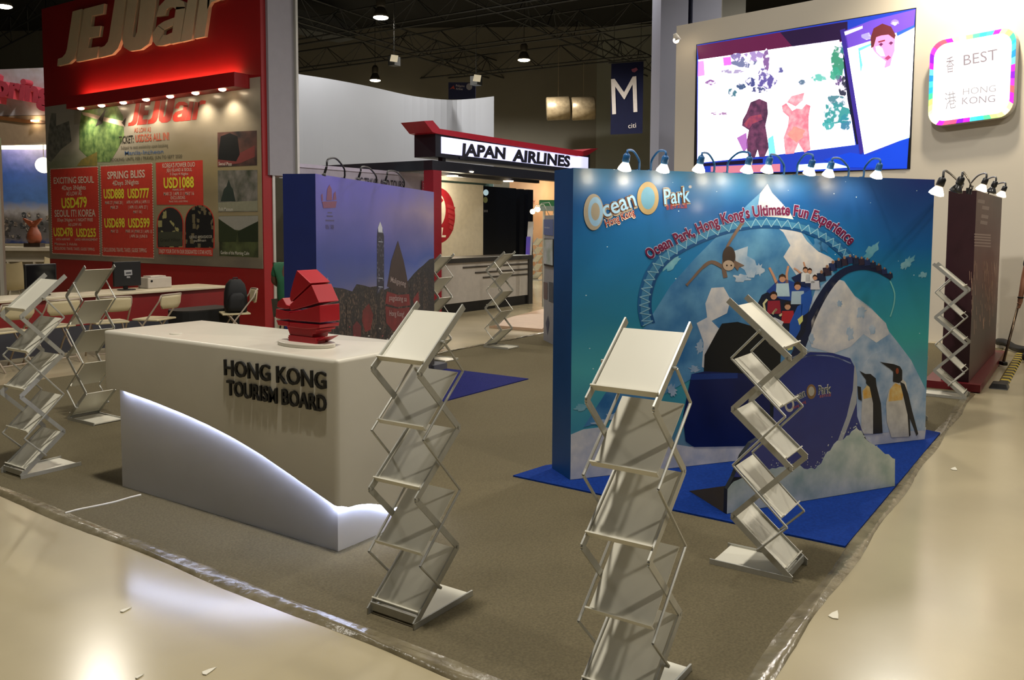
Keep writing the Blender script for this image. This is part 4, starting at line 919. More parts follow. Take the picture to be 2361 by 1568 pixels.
obj('lit_face', Geo().prism(in_, SW.n*.004), mat('sign_lit', '#ffffff', .5, var=0, emit=1.25, ecol='#fffdf8'), sgn)
o1 = [SW.w(*SW.st(*lbp(u, v), DP), DP+.003) for u, v in rsq(.995, n=7)]; i1 = [SW.w(*SW.st(*lbp(u, v), DP), DP+.003) for u, v in rsq(.90, n=7)]
def dens(L):
    o = []
    for p, q in zip(L, L[1:]+L[:1]):
        m_ = max(1, int((q-p).length/.05)); o += [p.lerp(q, i/m_) for i in range(m_)]
    return o
cols = ['#e8ff90', '#b8f070', '#40d890', '#20a0e0', '#40c8f0', '#1a80d8', '#60d0f0', '#e020d0', '#7a10d0', '#e030d8', '#ff4070', '#ff5060', '#e020c0', '#ffe0a0', '#fff0c0', '#f0ff90', '#b0f080', '#50d890', '#30b8e8', '#40c8e0', '#d020d8', '#8010d0', '#ff4a78', '#f05080', '#e820d0', '#ffd0d0', '#f8f8c0', '#f0ffb0']
m_ = len(o1); cum_ = 0.
for i in range(m_):
    j = (i+1) % m_; ns = max(1, int((o1[j]-o1[i]).length/.09))
    for k in range(ns):
        a, b = o1[i].lerp(o1[j], k/ns), o1[i].lerp(o1[j], (k+1)/ns); c, d = i1[i].lerp(i1[j], k/ns), i1[i].lerp(i1[j], (k+1)/ns)
        cum_ += (b-a).length; h = cols[int(cum_/.09) % len(cols)]
        obj('rim_light', Geo().prism([a, b, d, c], SW.n*.004), E(h, 1.1), sgn)
LF = Frame(SW.w(0, 0, DP+.008)[:2], SW.w(1, 0, DP+.008)[:2])
pl = mat('sign_letter', '#5a5058', .5, emit=.5, ecol='#cfc0c6')
text(LF, 'BEST', (2222, 151), (2300, 137), 24, pl, sgn, .002, .0); text(LF, 'HONG', (2220, 219), (2296, 211), 15, mat('sign_letter2', '#6a666a', .5, emit=.55, ecol='#d8d0d4'), sgn, .002, -.004); text(LF, 'KONG', (2218, 241), (2294, 235), 16, pl, sgn, .002, -.004)
text(LF, '\u9999', (2182, 166), (2200, 163), 28, pl, sgn, .002, .0); text(LF, '\u6e2f', (2180, 250), (2206, 245), 30, mat('sign_letter2', '', 0), sgn, .002, -.004)
lamp('wall_washer_light', 'SPOT', tuple(SW.w(5.3, 6.3, 1.1)), 680, WARM, .15, tuple(SW.w(5.0, 4.2, 0)), 110, .9)
wl = far(1556, 88, 15.6); t = thing('wall_spotlight', 'small lit spotlight at the left edge of the screen wall', 'lamp', tuple(wl))
obj('shade', Geo().lathe([(.03, 0), (.05, .05), (.075, .13)], wl+Vector((0, 0, .08)), 12, (.2, -.3, -1)), M_sw, t, True); obj('bulb', Geo().ball(wl+Vector((.01, -.02, -.035)), .055), M_bulb, t, True)

# ================================================================== RED AIRLINE WALL
JX = 9.0
M_jr = mat('red_booth_wall', '#8e0f13', .5, var=.05, scale=1.5)
jc = onx(609, 600, JX).y; jl = onx(105, 300, JX).y; jd = ony(631, 700, jc).x
JF = Frame((JX, jl), (JX, jc))
jw = Geo().box((JX, jc, 0), (jd, jl, 5.9)); jwall = struct('wall_red', jw, M_jr)
obj('edge_profile', Geo().box((jd, jc-.02, 0), (jd+.05, jc+.03, 5.9)), M_alu, jwall)
# 3D letters
M_cream = mat('cream_letter', '#c2b79c', .5, var=.03)
jlet = thing('raised_sign', 'large raised cream airline name on the red wall', 'sign', tuple(JF.w(2.6, 4.2, 0)))
JL = {'J': [[(590, 95), (660, 75), (622, 400), (604, 462), (560, 498), (470, 517), (476, 462), (510, 450), (535, 420), (546, 385)]],
      'E': [[(680, 75), (838, 34), (828, 112), (742, 130), (733, 212), (810, 206), (798, 288), (722, 300), (712, 378), (794, 366), (780, 454), (618, 486)]],
      'JJ': [[(930, -70), (1012, -70), (966, 320), (942, 382), (898, 428), (793, 453), (802, 376), (838, 362), (864, 328), (874, 285)]],
      'U': [[(1030, -70), (978, 310), (988, 372), (1035, 402), (1120, 390), (1182, 345), (1205, 270), (1252, -70), (1128, -70), (1090, 255), (1072, 298), (1058, 290), (1060, 240), (1104, -70)]],
      'a': [[(1395, 60), (1466, 60), (1426, 330), (1350, 348)], [(1240, 135), (1262, 55), (1310, 5), (1400, -5), (1455, 20), (1466, 70), (1395, 80), (1372, 62), (1345, 62), (1322, 80), (1312, 125)],
            [(1385, 140), (1300, 172), (1250, 205), (1298, 240), (1368, 205)], [(1252, 203), (1215, 260), (1213, 325), (1240, 360), (1292, 278), (1300, 236)], [(1240, 360), (1290, 360), (1352, 340), (1364, 258), (1320, 278), (1290, 276)]],
      'i': [[(1490, -20), (1562, -20), (1516, 312), (1430, 332)]], 'r': [[(1580, -20), (1660, -20), (1616, 290), (1533, 306)], [(1636, 80), (1668, 25), (1712, 8), (1756, 0), (1764, -60), (1690, -60), (1640, -20)]]}
for ch, polys in JL.items():
    g = Geo()
    for pts in polys: g.prism([JF.w(*JF.st(x/3.3714, y/3.3714), .004) for x, y in pts], JF.n*.06)
    obj('letter', g, M_cream, jlet)
# shelf with downlights
SD = .30; s0, zt0 = JF.st(152, 217, SD); s1, zt1 = JF.st(540, 167, SD); zs = (zt0+zt1)/2
shf = thing('light_shelf', 'red shelf with seven downlights across the red wall', 'shelf', tuple(JF.w((s0+s1)/2, zs-.2, .25)))
obj('box', Geo().obox(JF.w(s0, zs-.24, 0), JF.u*(s1-s0), JF.n*SD, (0, 0, .22)), M_jr, shf)
for k in range(7):
    s = s0+.35+(s1-s0-.75)*k/6; c = JF.w(s, zs-.242, .22)
    obj('downlight', Geo().lathe([(.055, 0), (.06, -.012), (.03, -.03)], c, 14), M_bulb, shf, True)
    lamp('downlight_light', 'SPOT', tuple(c-Vector((0, 0, .05))), 42, WARM, .05, tuple(c+Vector((.16, 0, -1.0))), 120, .8)
ledm = mat('warm_led', '#ffd9a0', .5, var=0, emit=40, ecol='#ffae84')
obj('led_strip', Geo().obox(JF.w(s0+.06, zs-.0, .10), JF.u*(s1-s0-.3), JF.n*.03, (0, 0, .012)), ledm, shf)
# poster
a0, a1 = JF.st(105, 246), JF.st(603.5, 177.5); b0_, b1_ = JF.st(117, 596), JF.st(611, 620.5)
pz1, pz0 = (a0[1]+a1[1])/2, (b0_[1]+b1_[1])/2; pL = JF.L-.02
M_pos = ramp_mat('poster_print', [(0, '#7d7468'), (.1, '#958b7c'), (.3, '#80796a'), (.55, '#747e60'), (.7, '#a09c90'), (1, '#94908a')], [(0, '#6e675c'), (.2, '#8e8268'), (.5, '#9a8c6a'), (.7, '#8a8070'), (1, '#9a9284')], .6, 3.5, .38, 0, .4, (.3, .7), coat=.25)
jp = thing('wall_poster', 'big travel price poster with red boxes on the red wall', 'poster', tuple(JF.w(pL/2, pz0, 0)))
obj('sheet', Geo().obox(JF.w(.02, pz0, .002), JF.u*(pL-.02), JF.n*.006, (0, 0, pz1-pz0)), mat('poster_sheet', '#8a8478', .5), jp)
uvquad(JF, .02, pL, pz0, pz1, M_pos, jp, .009)
def K(x, y): return (x/3.3714, y/3.3714)
def K2(x, y): return (x/3.3714, 350+y/3.3714)
M_bus = mat('bush_print', '#3c5a34', .5, col2='#7f9a5c', scale=9, detail=8)
poly(JF, [K(*p) for p in ((620, 1000), (640, 860), (720, 800), (900, 800), (960, 900), (970, 1060), (920, 1160), (860, 1260), (720, 1260), (620, 1160))], M_bus, jp, .010, name='printed_trees')
poly(JF, [K(*p) for p in ((370, 1240), (380, 1040), (400, 880), (440, 880), (440, 980), (540, 940), (560, 1100), (480, 1160), (400, 1260))], mat('statue_print', '#4c4e4c', .5, col2='#7a7a74', scale=9), jp, .010, name='printed_statues')
poly(JF, [K(*p) for p in ((640, 1240), (760, 1180), (760, 1290), (600, 1290))], mat('leaf_print', '#8a7a3c', .5, col2='#6a6a40', scale=12), jp, .0104, name='printed_leaves')
poly(JF, [K(*p) for p in ((640, 870), (700, 880), (790, 905), (960, 940), (985, 920), (970, 985), (800, 940), (650, 895))], flat('#b9a596'), jp, .0112, name='printed_aircraft'); poly(JF, [K(*p) for p in ((770, 925), (825, 850), (800, 960), (745, 985))], flat('#2c2620'), jp, .0116, name='printed_wing'); poly(JF, [K(*p) for p in ((950, 955), (985, 915), (975, 985))], flat('#2c1a16'), jp, .0116, name='printed_tail')
jr = flat('#b8352a'); jwh = flat('#c8b8ac'); jy = flat('#d8cf3c')
def aff(x, y): # the same lettering, small, on the poster
    sx, sy = x-470, y-517; d1, d2 = (1533-470, 305-517), (590-470, 95-517); det = d1[0]*d2[1]-d1[1]*d2[0]
    al = (sx*d2[1]-sy*d2[0])/det; be = (d1[0]*sy-d1[1]*sx)/det
    return K(1000+493*al+62*be, 980-47*al-180*be)
for ch, polys in JL.items():
    g = Geo()
    for pts in polys: g.prism([JF.w(*JF.st(*aff(x, y)), .011) for x, y in pts], JF.n*.0006)
    obj('lettering', g, flat('#a83026'), jp)
def line(s, x0, y0, x1, y1, h, m, b=.012, f=K2): text(JF, s, f(x0, y0), f(x1, y1), h/3.3714, m, jp, .013, b)
line('AS LOW AS', 1048, 1030, 1178, 1025, 35, flat('#a8503a'), .012, K); line('TICKET:', 930, 1118, 1045, 1108, 55, flat('#2c2822'), .02, K); line('USD256 ALL IN!', 1058, 1105, 1320, 1085, 55, flat('#a8503a'), .02, K)
line('Subject to seat availability upon booking', 945, 1162, 1312, 1140, 26, flat('#5a5648'), .004, K); line('Manila-Incheon', 975, 1205, 1275, 1192, 30, flat('#3a5a8a'), .004, K); line('BOOKING: UNTIL FEB | TRAVEL: JUN TO SEPT 2020', 865, 1255, 1420, 1225, 24, flat('#4c483c'), .004, K)
box1 = [(395, 135), (765, 115), (782, 805), (412, 790)]; box2 = [(785, 112), (1188, 88), (1200, 828), (800, 808)]; box3 = [(1215, 85), (1580, 65), (1585, 412), (1222, 412)]
for bx in (box1, box2):
    poly(JF, [K2(*p) for p in bx], jr, jp, .0105, name='printed_box')
    for p, q in zip(bx, bx[1:]+bx[:1]): # perforated border
        n_ = 36; g = Geo()
        for i in range(n_):
            a, b = JF.w(*JF.st(*K2(p[0]+(q[0]-p[0])*i/n_, p[1]+(q[1]-p[1])*i/n_)), .0118), JF.w(*JF.st(*K2(p[0]+(q[0]-p[0])*(i+.5)/n_, p[1]+(q[1]-p[1])*(i+.5)/n_)), .0118); g.bar(a, b, .022, .0006, JF.n)
        o = obj('printed_border', g, jwh, jp); o['kind'] = 'stuff'
poly(JF, [K2(*p) for p in box3], jr, jp, .0105, name='printed_box')
line('EXCITING SEOUL', 423, 248, 735, 240, 48, jwh, .02); line('4Days 3Nights', 485, 298, 672, 293, 34, jwh); line('AS LOW AS', 520, 342, 640, 337, 30, jwh); line('USD479', 485, 438, 682, 428, 75, jy, .03)
line('SEOUL IT! KOREA', 430, 505, 748, 502, 52, jwh, .02); line('3Days 2Nights + 1 NIGHT FREE', 450, 542, 727, 540, 24, jwh); line('AS LOW AS', 535, 578, 637, 575, 22, jwh); line('USD478', 423, 655, 572, 655, 62, jy, .03); line('USD255', 600, 660, 752, 660, 62, jy, .03)
line('WITH AIRFARE', 440, 690, 550, 688, 18, jwh, .004); line('LAND ARRANGEMENT', 588, 690, 765, 692, 18, jwh, .004); line('Minimum 2 Adults', 430, 725, 605, 728, 20, jwh, .004); line('EXCLUSIONS: TRAVEL TAXES | GUIDE TIPPING', 430, 760, 740, 770, 22, jwh, .004)
line('SPRING BLISS', 840, 212, 1132, 198, 56, jwh, .02); line('4Days 3Nights', 880, 262, 1083, 252, 36, jwh); line('USD888', 812, 363, 970, 360, 70, jy, .03); line('USD777', 998, 360, 1166, 356, 70, jy, .03)
line('MAR 27 | MAR 28 |', 823, 408, 960, 406, 24, jwh, .006); line('MAR 29', 866, 445, 923, 443, 24, jwh, .006); line('APR 4 | APR 6 | APR 11', 988, 404, 1166, 400, 24, jwh, .006); line('| APR 13 | APR 27 |', 1003, 442, 1152, 442, 24, jwh, .006); line('MAY 18 |', 1042, 478, 1108, 477, 22, jwh, .006)
line('USD698', 818, 588, 976, 586, 68, jy, .03); line('USD599', 1003, 588, 1170, 586, 68, jy, .03); line('MAY 23', 868, 628, 923, 628, 22, jwh, .006); line('MAR 14 | MAR 21 | APR 13', 983, 628, 1186, 632, 24, jwh, .006); line('| APR 26 | JUNE 8', 1015, 665, 1150, 668, 22, jwh, .006); line('EXCLUSIONS: TRAVEL TAXES | GUIDE TIPPING', 812, 775, 1145, 782, 30, jwh, .006)
line("KOREA'S POWER DUO", 1268, 125, 1520, 115, 34, jwh); line('JEJU ISLAND & SEOUL', 1300, 155, 1498, 150, 24, jwh, .006); line('5 Days 4 Nights', 1326, 183, 1468, 180, 20, jwh, .006); line('USD1088', 1278, 282, 1513, 275, 78, jy, .03); line('TRAVEL DATE', 1345, 303, 1440, 300, 14, jwh, .004); line('MAR 21 | APR 11 | MAY 16', 1278, 340, 1513, 336, 26, jwh, .006); line('EXCLUSIONS', 1333, 370, 1444, 368, 24, jwh, .006); line('TRAVEL TAXES | GUIDE TIPPING', 1318, 394, 1465, 392, 14, jwh, .004)
def arch(x0, x1, y0, y1, m, k, name):
    cx_ = (x0+x1)/2; rx = (x1-x0)/2; ry = (y1-y0)*.42
    pts = [K2(x0, y1), K2(x1, y1)]+[K2(cx_+rx*math.cos(t*P/12), y0+ry-ry*math.sin(t*P/12)) for t in range(13)]
    poly(JF, pts, m, jp, k, name=name)
arch(1222, 1432, 428, 748, jr, .0106, 'printed_arch'); arch(1230, 1424, 434, 742, win_mat('hotel_print', '#2a2a2c', '#9a9668', 9, .3), .0112, 'printed_hotel'); arch(1440, 1672, 408, 752, jr, .0106, 'printed_arch'); arch(1446, 1664, 414, 746, win_mat('hotel_print2', '#17181c', '#6a624c', 14, .22), .0112, 'printed_hotel')
poly(JF, [K2(*p) for p in ((1232, 625), (1424, 620), (1422, 735), (1245, 735))], flat('#3c4034'), jp, .0118, name='printed_lawn')
line('Grand Hilton', 1250, 700, 1408, 695, 26, flat('#1c1e1a'), .006); line('GRAND AMBASSADOR', 1478, 675, 1655, 670, 22, flat('#b0aca0'), .004); line('pullman', 1512, 700, 1606, 697, 20, flat('#b0aca0'), .004)
poly(JF, [K2(*p) for p in ((1238, 742), (1660, 755), (1658, 812), (1238, 795))], jr, jp, .0120, name='printed_strip'); line('ENJOY YOUR STAY IN OUR DESIGNATED 5 STAR HOTEL', 1246, 786, 1652, 798, 30, jwh, .008)
ph = [((1695, -150), (2000, -165), (2002, 105), (1697, 118), '#2a2a2e', '#6a4a44', 'Seoul Pass', (1704, 105, 1806, 108)), ((1697, 145), (2005, 142), (2007, 465), (1700, 465), '#3c4438', '#8f8a86', 'Folk Museum', (1708, 458, 1815, 460)), ((1703, 500), (2010, 495), (2012, 822), (1710, 808), '#2a3020', '#56603c', 'Garden of the Morning Calm', (1720, 795, 1942, 802))]
for i, (a, b, c, d, h1, h2, s, tl) in enumerate(ph):
    poly(JF, [K2(*p) for p in (a, b, c, d)], mat(f'photo_print_{i}', h1, .45, col2=h2, scale=4, detail=9), jp, .0106, name='printed_photo'); line(s, *tl, 26, flat('#c8c4bc'), .006)
poly(JF, [K2(*p) for p in ((1703, 502), (2010, 497), (2010, 590), (1860, 610), (1705, 590))], flat('#8f8e88'), jp, .0112, name='printed_sky')
for pts, h in (([(1703, 520), (1760, 560), (1850, 620), (1840, 700), (1706, 700)], '#26311c'), ([(2011, 540), (1930, 580), (1850, 620), (1860, 700), (2011, 700)], '#1e2a18')): poly(JF, [K2(*p) for p in pts], flat(h), jp, .0116, name='printed_hill')
poly(JF, [K2(*p) for p in ((1720, 385), (1745, 290), (1765, 270), (1782, 215), (1800, 270), (1815, 290), (1835, 385))], flat('#2c3834'), jp, .0114, name='printed_pagoda'); poly(JF, [K2(*p) for p in ((1700, 395), (2006, 380), (2007, 460), (1700, 462))], flat('#8a8a78'), jp, .0112, name='printed_plaza')
poly(JF, [K2(*p) for p in ((1720, -120), (1790, -145), (1850, -120), (1868, 20), (1840, 75), (1700, 60))], flat('#16181c'), jp, .0114, name='printed_bus'); poly(JF, [K2(*p) for p in ((1697, 60), (1870, 10), (1985, -50), (1985, 40), (1870, 90), (1697, 112))], flat('#7a3c3c'), jp, .0112, name='printed_bus_side')

# ================================================================== SHELL-SCHEME BOOTH RIGHT OF IT
PY = jc-.05
PF = Frame((jd+.02, PY), (jd+12, PY))
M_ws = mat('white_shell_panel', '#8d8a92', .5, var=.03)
xs0, zf = PF.st(650, 388)
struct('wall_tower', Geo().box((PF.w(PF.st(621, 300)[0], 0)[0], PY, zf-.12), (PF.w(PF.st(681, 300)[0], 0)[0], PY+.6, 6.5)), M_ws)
obj('corner_post', Geo().box((PF.w(PF.st(680, 300)[0], 0)[0], PY-.05, 0), (PF.w(PF.st(685, 300)[0], 0)[0], PY+.02, 6.5)), M_alu, bpy.data.objects['wall_tower'])
fx1 = PF.st(1003, 430)[0]; fz0, fz1 = PF.st(840, 445)[1], PF.st(840, 397)[1]
fb = thing('fascia_board', 'white booth fascia board with dark letters behind the skyline panel', 'fascia', tuple(PF.w(4, fz0, 0)))
obj('board', Geo().obox(PF.w(PF.st(684, 300)[0], fz0, -.02), PF.u*(fx1-PF.st(684, 300)[0]), -PF.n*.05, (0, 0, fz1-fz0)), mat('fascia_white', '#a39dae', .5), fb)
obj('rail', Geo().obox(PF.w(PF.st(684, 300)[0], fz1, -.0), PF.u*(fx1-PF.st(684, 300)[0]), -PF.n*.08, (0, 0, .06)), mat('fascia_rail', '#b5aec4', .4), fb)
text(PF, 'NG TRAVEL AND TOURS', (822, 426), (930, 435), 17, flat('#14122a'), fb, .002, .02)
poly(PF, [(972, 417), (988, 419), (988, 441), (972, 439)], flat('#a02850'), fb, .003, .01, 'number_tag'); text(PF, '332', (974, 434), (987, 435.5), 11, flat('#d8c0c8'), fb, .016, .01)
struct('wall_booth_back', Geo().box((jd+.3, PY+2.2, 0), (jd+2.3, PY+2.3, 2.6)), mat('dim_booth_wall', '#3a3a2c', .8))
struct('wall_teal', Geo().box((12.2, PY+2.0, 2.64), (18, PY+2.1, 2.9)), mat('pale_teal', '#7fa39c', .6))

# ================================================================== JAPAN-STYLE AIRLINE BOOTH
M_navy = mat('navy_beam', '#10131f', .4); M_teal = mat('teal_beam', '#1c2f38', .4)
BY = 9.95
bx0 = ony(997, 500, BY).x; rt = ony(997, 369, BY).z; rb = ony(997, 392, BY).z
bx1 = ony(1290, 500, BY).x+1.2
booth = thing('airline_booth', 'dark roofed airline booth frame with red corner post and lit ceiling', 'booth', (bx0+2, BY+1, 0))
obj('roof_beam', Geo().box((bx0, BY, rb), (bx1, BY+.2, rt)), M_navy, booth)
ly_ = 1
left_end = gnd(737, 381, rt)
obj('roof_beam', Geo().box((bx0, BY+.2, rb), (bx0+.2, BY+6.5, rt)), M_teal, booth)
for k in range(1, 5): obj('roof_beam', Geo().box((bx0+.2, BY+.2+1.1*k, rb+.04), (bx1, BY+.3+1.1*k, rt-.05)), M_navy if k % 2 else mat('white_beam', '#b8b2a4', .5), booth)
obj('roof_panel', Geo().box((bx0+.2, BY+.2, rt-.04), (bx1, BY+5.5, rt)), mat('roof_white', '#9a948a', .6), booth)
obj('corner_post', Geo().box((bx0, BY-.02, 0), (bx0+.24, BY+.2, rb)), mat('red_post', '#8a1226', .4), booth)
for x, y in ((1043, 407), (1078, 398), (1161, 407), (1172, 419), (1238, 414)):
    c = gnd(x, y, rb+.02); obj('downlight', Geo().lathe([(.11, 0), (.12, .02)], c, 14), M_bulb, booth)
for x, y in ((bx0+1.4, BY+1.2), (bx0+3.2, BY+2.0)): lamp('booth_downlight', 'POINT', (x, y, rb-.25), 38, WARM, .2)
# white logo wall and counter
LY = BY+2.6
lw0, lw1 = ony(1000, 500, LY).x, ony(1114, 500, LY).x
WF = Frame((lw0, LY), (lw1, LY))
lwl = thing('logo_wall', 'white wall with red crane roundel inside the airline booth', 'wall panel', tuple(WF.w(WF.L/2, 0, 0)))
obj('panel', Geo().box((lw0-1.5, LY, 0), (lw1, LY+.1, rb)), mat('warm_white_panel', '#d9d2c0', .5), lwl)
jred = flat('#a01624')
ring(WF, (1011, 497), 38, 64, jred, lwl, .004, name='roundel'); ring(WF, (1000, 484), 27, 44, mat('warm_white_panel', '', 0), lwl, .008, name='roundel_cutout')
poly(WF, [(1010, 447), (1022, 462), (1012, 474), (1002, 470)], jred, lwl, .010, name='crane_head')
for k in range(5): poly(WF, [(1030+2*k, 470+12*k), (1049-k, 478+12*k), (1047-k, 484+12*k), (1030+k, 478+12*k)], flat('#b03038'), lwl, .011, name='wing_feather')
text(WF, 'L', (1013, 546), (1027, 546), 20, flat('#e8dccc'), lwl, .012, .04, .2)
cx0, cx1, CY = bx0+.26, 15.8, 10.18; CF_ = Frame((cx0, CY), (cx1, CY)); ch = ony(1220, 588, CY).z
ctr = thing('airline_counter', 'long white counter with dark rim and three grey lines', 'counter', (cx0+2, CY+.3, 0))
obj('body', Geo().box((cx0, CY, .2), (cx1-.12, CY+.7, ch-.05)), mat('counter_white', '#aaa39a', .45), ctr)
obj('worktop', Geo().box((cx0, CY-.04, ch-.09), (cx1+.02, CY+.75, ch)), mat('counter_dark', '#2f2d2b', .4), ctr)
obj('end_panel', Geo().box((cx1-.14, CY-.03, 0), (cx1+.02, CY+.72, ch-.09)), mat('counter_dark', '', 0), ctr)
obj('kick_board', Geo().box((cx0, CY+.02, 0), (cx1-.14, CY+.68, .2)), M_black, ctr)
for x0, y0 in ((1067, 617), (1095, 629), (1113, 640)):
    s_, z_ = CF_.st(x0, y0); obj('stripe', Geo().obox(CF_.w(s_, z_-.015, 0), CF_.u*(cx1-.14-(cx0+s_)), CF_.n*.015, (0, 0, .03)), mat('stripe_grey', '#3a3530', .5), ctr)
c0, c1_ = ony(1114, 500, LY).x, ony(1190, 500, LY).x
cab = thing('display_cabinet', 'dark navy display cabinet wall beside the white logo wall', 'cabinet', (c0+.8, LY, 0))
obj('body', Geo().box((c0, LY, 0), (c1_, LY+.5, rb-.02)), mat('dark_navy_gloss', '#0a0e18', .25), cab)
CBF = Frame((c0, LY), (c1_, LY)); ring(CBF, (1120, 444), 6, 7, flat('#b8d8e8', .5, .5), cab, .004, name='emblem'); ring(CBF, (1119, 461), 5, 7, flat('#7a8458'), cab, .004, name='emblem'); text(CBF, '2018', (1115, 489), (1124, 489), 5, flat('#8a8a90'), cab, .004, .004)
for x0, x1 in ((1198, 1208), (1217, 1229)):
    a, b = ony(x0, 500, LY+.1).x, ony(x1, 500, LY+.1).x; obj('post', Geo().box((a, LY+.1, 0), (b, LY+.4, rb-.02)), mat('dark_navy_gloss', '', 0), cab)
# sign box with flared red roof
s_a = ony(1014, 330, BY-.05); s_b = ony(1359, 380, BY-.05); SGF = Frame((s_a.x, BY-.05), (s_b.x, BY-.05))
zt_, zb_ = ony(1018, 311, BY-.05).z, ony(1018, 357, BY-.05).z
sg_ = thing('roof_sign', 'backlit airline name sign under a flared red roof beam', 'sign', tuple(SGF.w(SGF.L/2, zb_, 0)))
obj('case', Geo().obox(SGF.w(-.10, zb_-.04, -.02), SGF.u*(SGF.L+.16), -SGF.n*.5, (0, 0, zt_-zb_+.08)), M_navy, sg_)
obj('lit_face', Geo().obox(SGF.w(.06, zb_+.03, -.019), SGF.u*(SGF.L-.10), SGF.n*.01, (0, 0, zt_-zb_-.06)), mat('sign_lit_blue', '#dcdcff', .5, var=.25, scale=1.3, emit=1.15, ecol='#c4c6f4'), sg_)
for x in (.2, SGF.L-.4): obj('leg', Geo().obox(SGF.w(x, rt, -.1), SGF.u*.1, -SGF.n*.1, (0, 0, zb_-.04-rt)), M_navy, sg_)
text(SGF, 'JAPAN', (1060, 357), (1165, 366), 25, flat('#0c0c22'), sg_, .0, .05, .12); text(SGF, 'AIRLINES', (1181, 370), (1314, 384), 24, flat('#0c0c22'), sg_, .0, .05, .12)
M_rr = mat('red_roof_beam', '#b0172f', .4)
rp_ = [SGF.w(*SGF.st(x, y), .02) for x, y in ((976, 279), (996, 278), (1012, 297), (1342, 349), (1362, 343), (1378, 342), (1352, 359), (1330, 360), (1005, 308), (996, 305))]
obj('roof_beam', Geo().prism(rp_, -SGF.n*.55), M_rr, sg_)
# peach wall far behind
PW = Frame((ony(1180, 500, 16.5).x, 16.5), (ony(1320, 500, 16.5).x, 16.5))
pw = thing('poster_wall', 'peach coloured poster wall seen past the dark cabinet', 'wall panel', tuple(PW.w(2, 0, 0)))
obj('panel', slab(PW, 0, 3.4, .1), mat('peach_panel', '#c8946a', .6, col2='#d8b088', scale=.7), pw)
text(PW, 'STORE YOUR', (1174, 459), (1229, 459), 9, flat('#b84a20'), pw, .004, .02); text(PW, 'POCKET SAFELY', (1174, 471), (1234, 471), 9, flat('#a02a1c'), pw, .004, .02)
ring(PW, (1195, 497), 15, 28, flat('#c8c4b8'), pw, .006, name='printed_disc')
for i_, x in enumerate((1215, 1228)): text(PW, 'B8'[i_], (x-4, 530), (x+2, 530), 8, flat('#6a4a30'), pw, .004, .0)
lamp('poster_wall_light', 'POINT', tuple(PW.w(2.2, 2.9, 1.0)), 70, WARM, .1)
# banner roll, far stand, kiosk, platform
rl = far(1222, 640, 20.5); g = Geo(); fr = facing(1212, 1226, 20.5)
rb_ = thing('roll_banner', 'leaning white and blue roll banner in the far booth', 'banner', tuple(fr.w(0, 0, 0)))
obj('sheet', Geo().prism([fr.w(-.05, 0, 0), fr.w(.10, 0, 0), fr.w(.19, fr.st(1220, 511)[1], 0), fr.w(.06, fr.st(1220, 511)[1], 0)], -fr.n*.03), mat('roll_white', '#b0b4bc', .5), rb_)
obj('print', Geo().prism([fr.w(-.02, .4, .004), fr.w(.08, .4, .004), fr.w(.12, 1.45, .004), fr.w(.02, 1.45, .004)], fr.n*.004), mat('roll_blue', '#2a4ac0', .5, col2='#6a4ac0', scale=3), rb_)
fs = gnd(1236, 646); dup(stand, (fs.x+.2, fs.y+.1, .001), math.pi*.9, 'most distant zigzag brochure stand in the gap beside the blue panel edge')
kf = Frame((10.735, 6.69), (10.2, 6.1)); kz = kf.st(1254, 497)[1]
ksk = thing('kiosk', 'white poster kiosk peeking out beside the blue panel edge', 'kiosk', tuple(kf.w(kf.L/2, .011, -.15)))
obj('body', slab(kf, .011, kz, .3), mat('kiosk_white', '#8f9098', .5), ksk)
poly(kf, [(1254, 506), (1276, 506), (1276, 544), (1254, 541)], flat('#4a5f9a'), ksk, .004, name='printed_panel'); text(kf, 'wonders', (1256, 526), (1268, 527), 4, flat('#c0c8d8'), ksk, .006, .004)
obj('screen', Geo().obox(kf.w(kf.st(1257, 600)[0], kf.st(1257, 612)[1], 0), kf.u*.5, kf.n*.02, (0, 0, kf.st(1257, 550)[1]-kf.st(1257, 612)[1])), M_black, ksk)
poly(kf, [(1258, 552), (1278, 552), (1278, 612), (1258, 608)], mat('kiosk_photo', '#6a7a6a', .4, col2='#b8b4c4', scale=4, emit=.2), ksk, .024, name='screen_image')
for pts, h in (([(1254, 650), (1263, 652), (1263, 690), (1254, 688)], '#6a5a5c'), ([(1266, 650), (1276, 652), (1276, 698), (1266, 694)], '#4a505c'), ([(1259, 745), (1264, 728), (1267, 745), (1263, 772)], '#4a4e68')): poly(kf, pts, flat(h), ksk, .005, name='printed_photo')
for i_, (x, y) in enumerate(((1228, 488), (1240, 483))):
    c = far(x, y, 17); t = thing('arm_lamp', f'{("small", "larger")[i_]} glowing bulb on an arm in the far booth', 'lamp', tuple(c)); obj('pole', Geo().tube([c+Vector((.25, -.25, -.1)), (c.x+.25, c.y-.25, .002)], .012, 5), M_alu, t); obj('bulb', Geo().ball(c, .05), M_bulb, t, True)
    obj('arm', Geo().tube([c, c+Vector((.05, -.05, .12)), c+Vector((.16, -.16, .14)), c+Vector((.25, -.25, -.1))], .008, 5), M_alu, t, True)
gc = far(1262, 470, 18); fr = facing(1244, 1290, 18)
fr0 = fr
gcn = thing('canopy', 'green canopy edge above the kiosk in the far booth', 'canopy', tuple(fr.w(.2, fr.st(1250, 482)[1], 0))); obj('board', slab(fr, fr.st(1250, 475)[1], fr.st(1250, 461)[1], .4), mat('green_canopy', '#1f6a3c', .5), gcn); obj('valance', slab(fr, fr.st(1250, 486)[1], fr.st(1250, 475)[1], .3), mat('grey_valance', '#7a8a84', .5), gcn)
for k in (.1, fr0.L-.1): obj('post', Geo().tube([fr0.w(k, 0.002, -.15), fr0.w(k, fr0.st(1250, 486)[1], -.15)], .03, 6), M_alu, gcn)
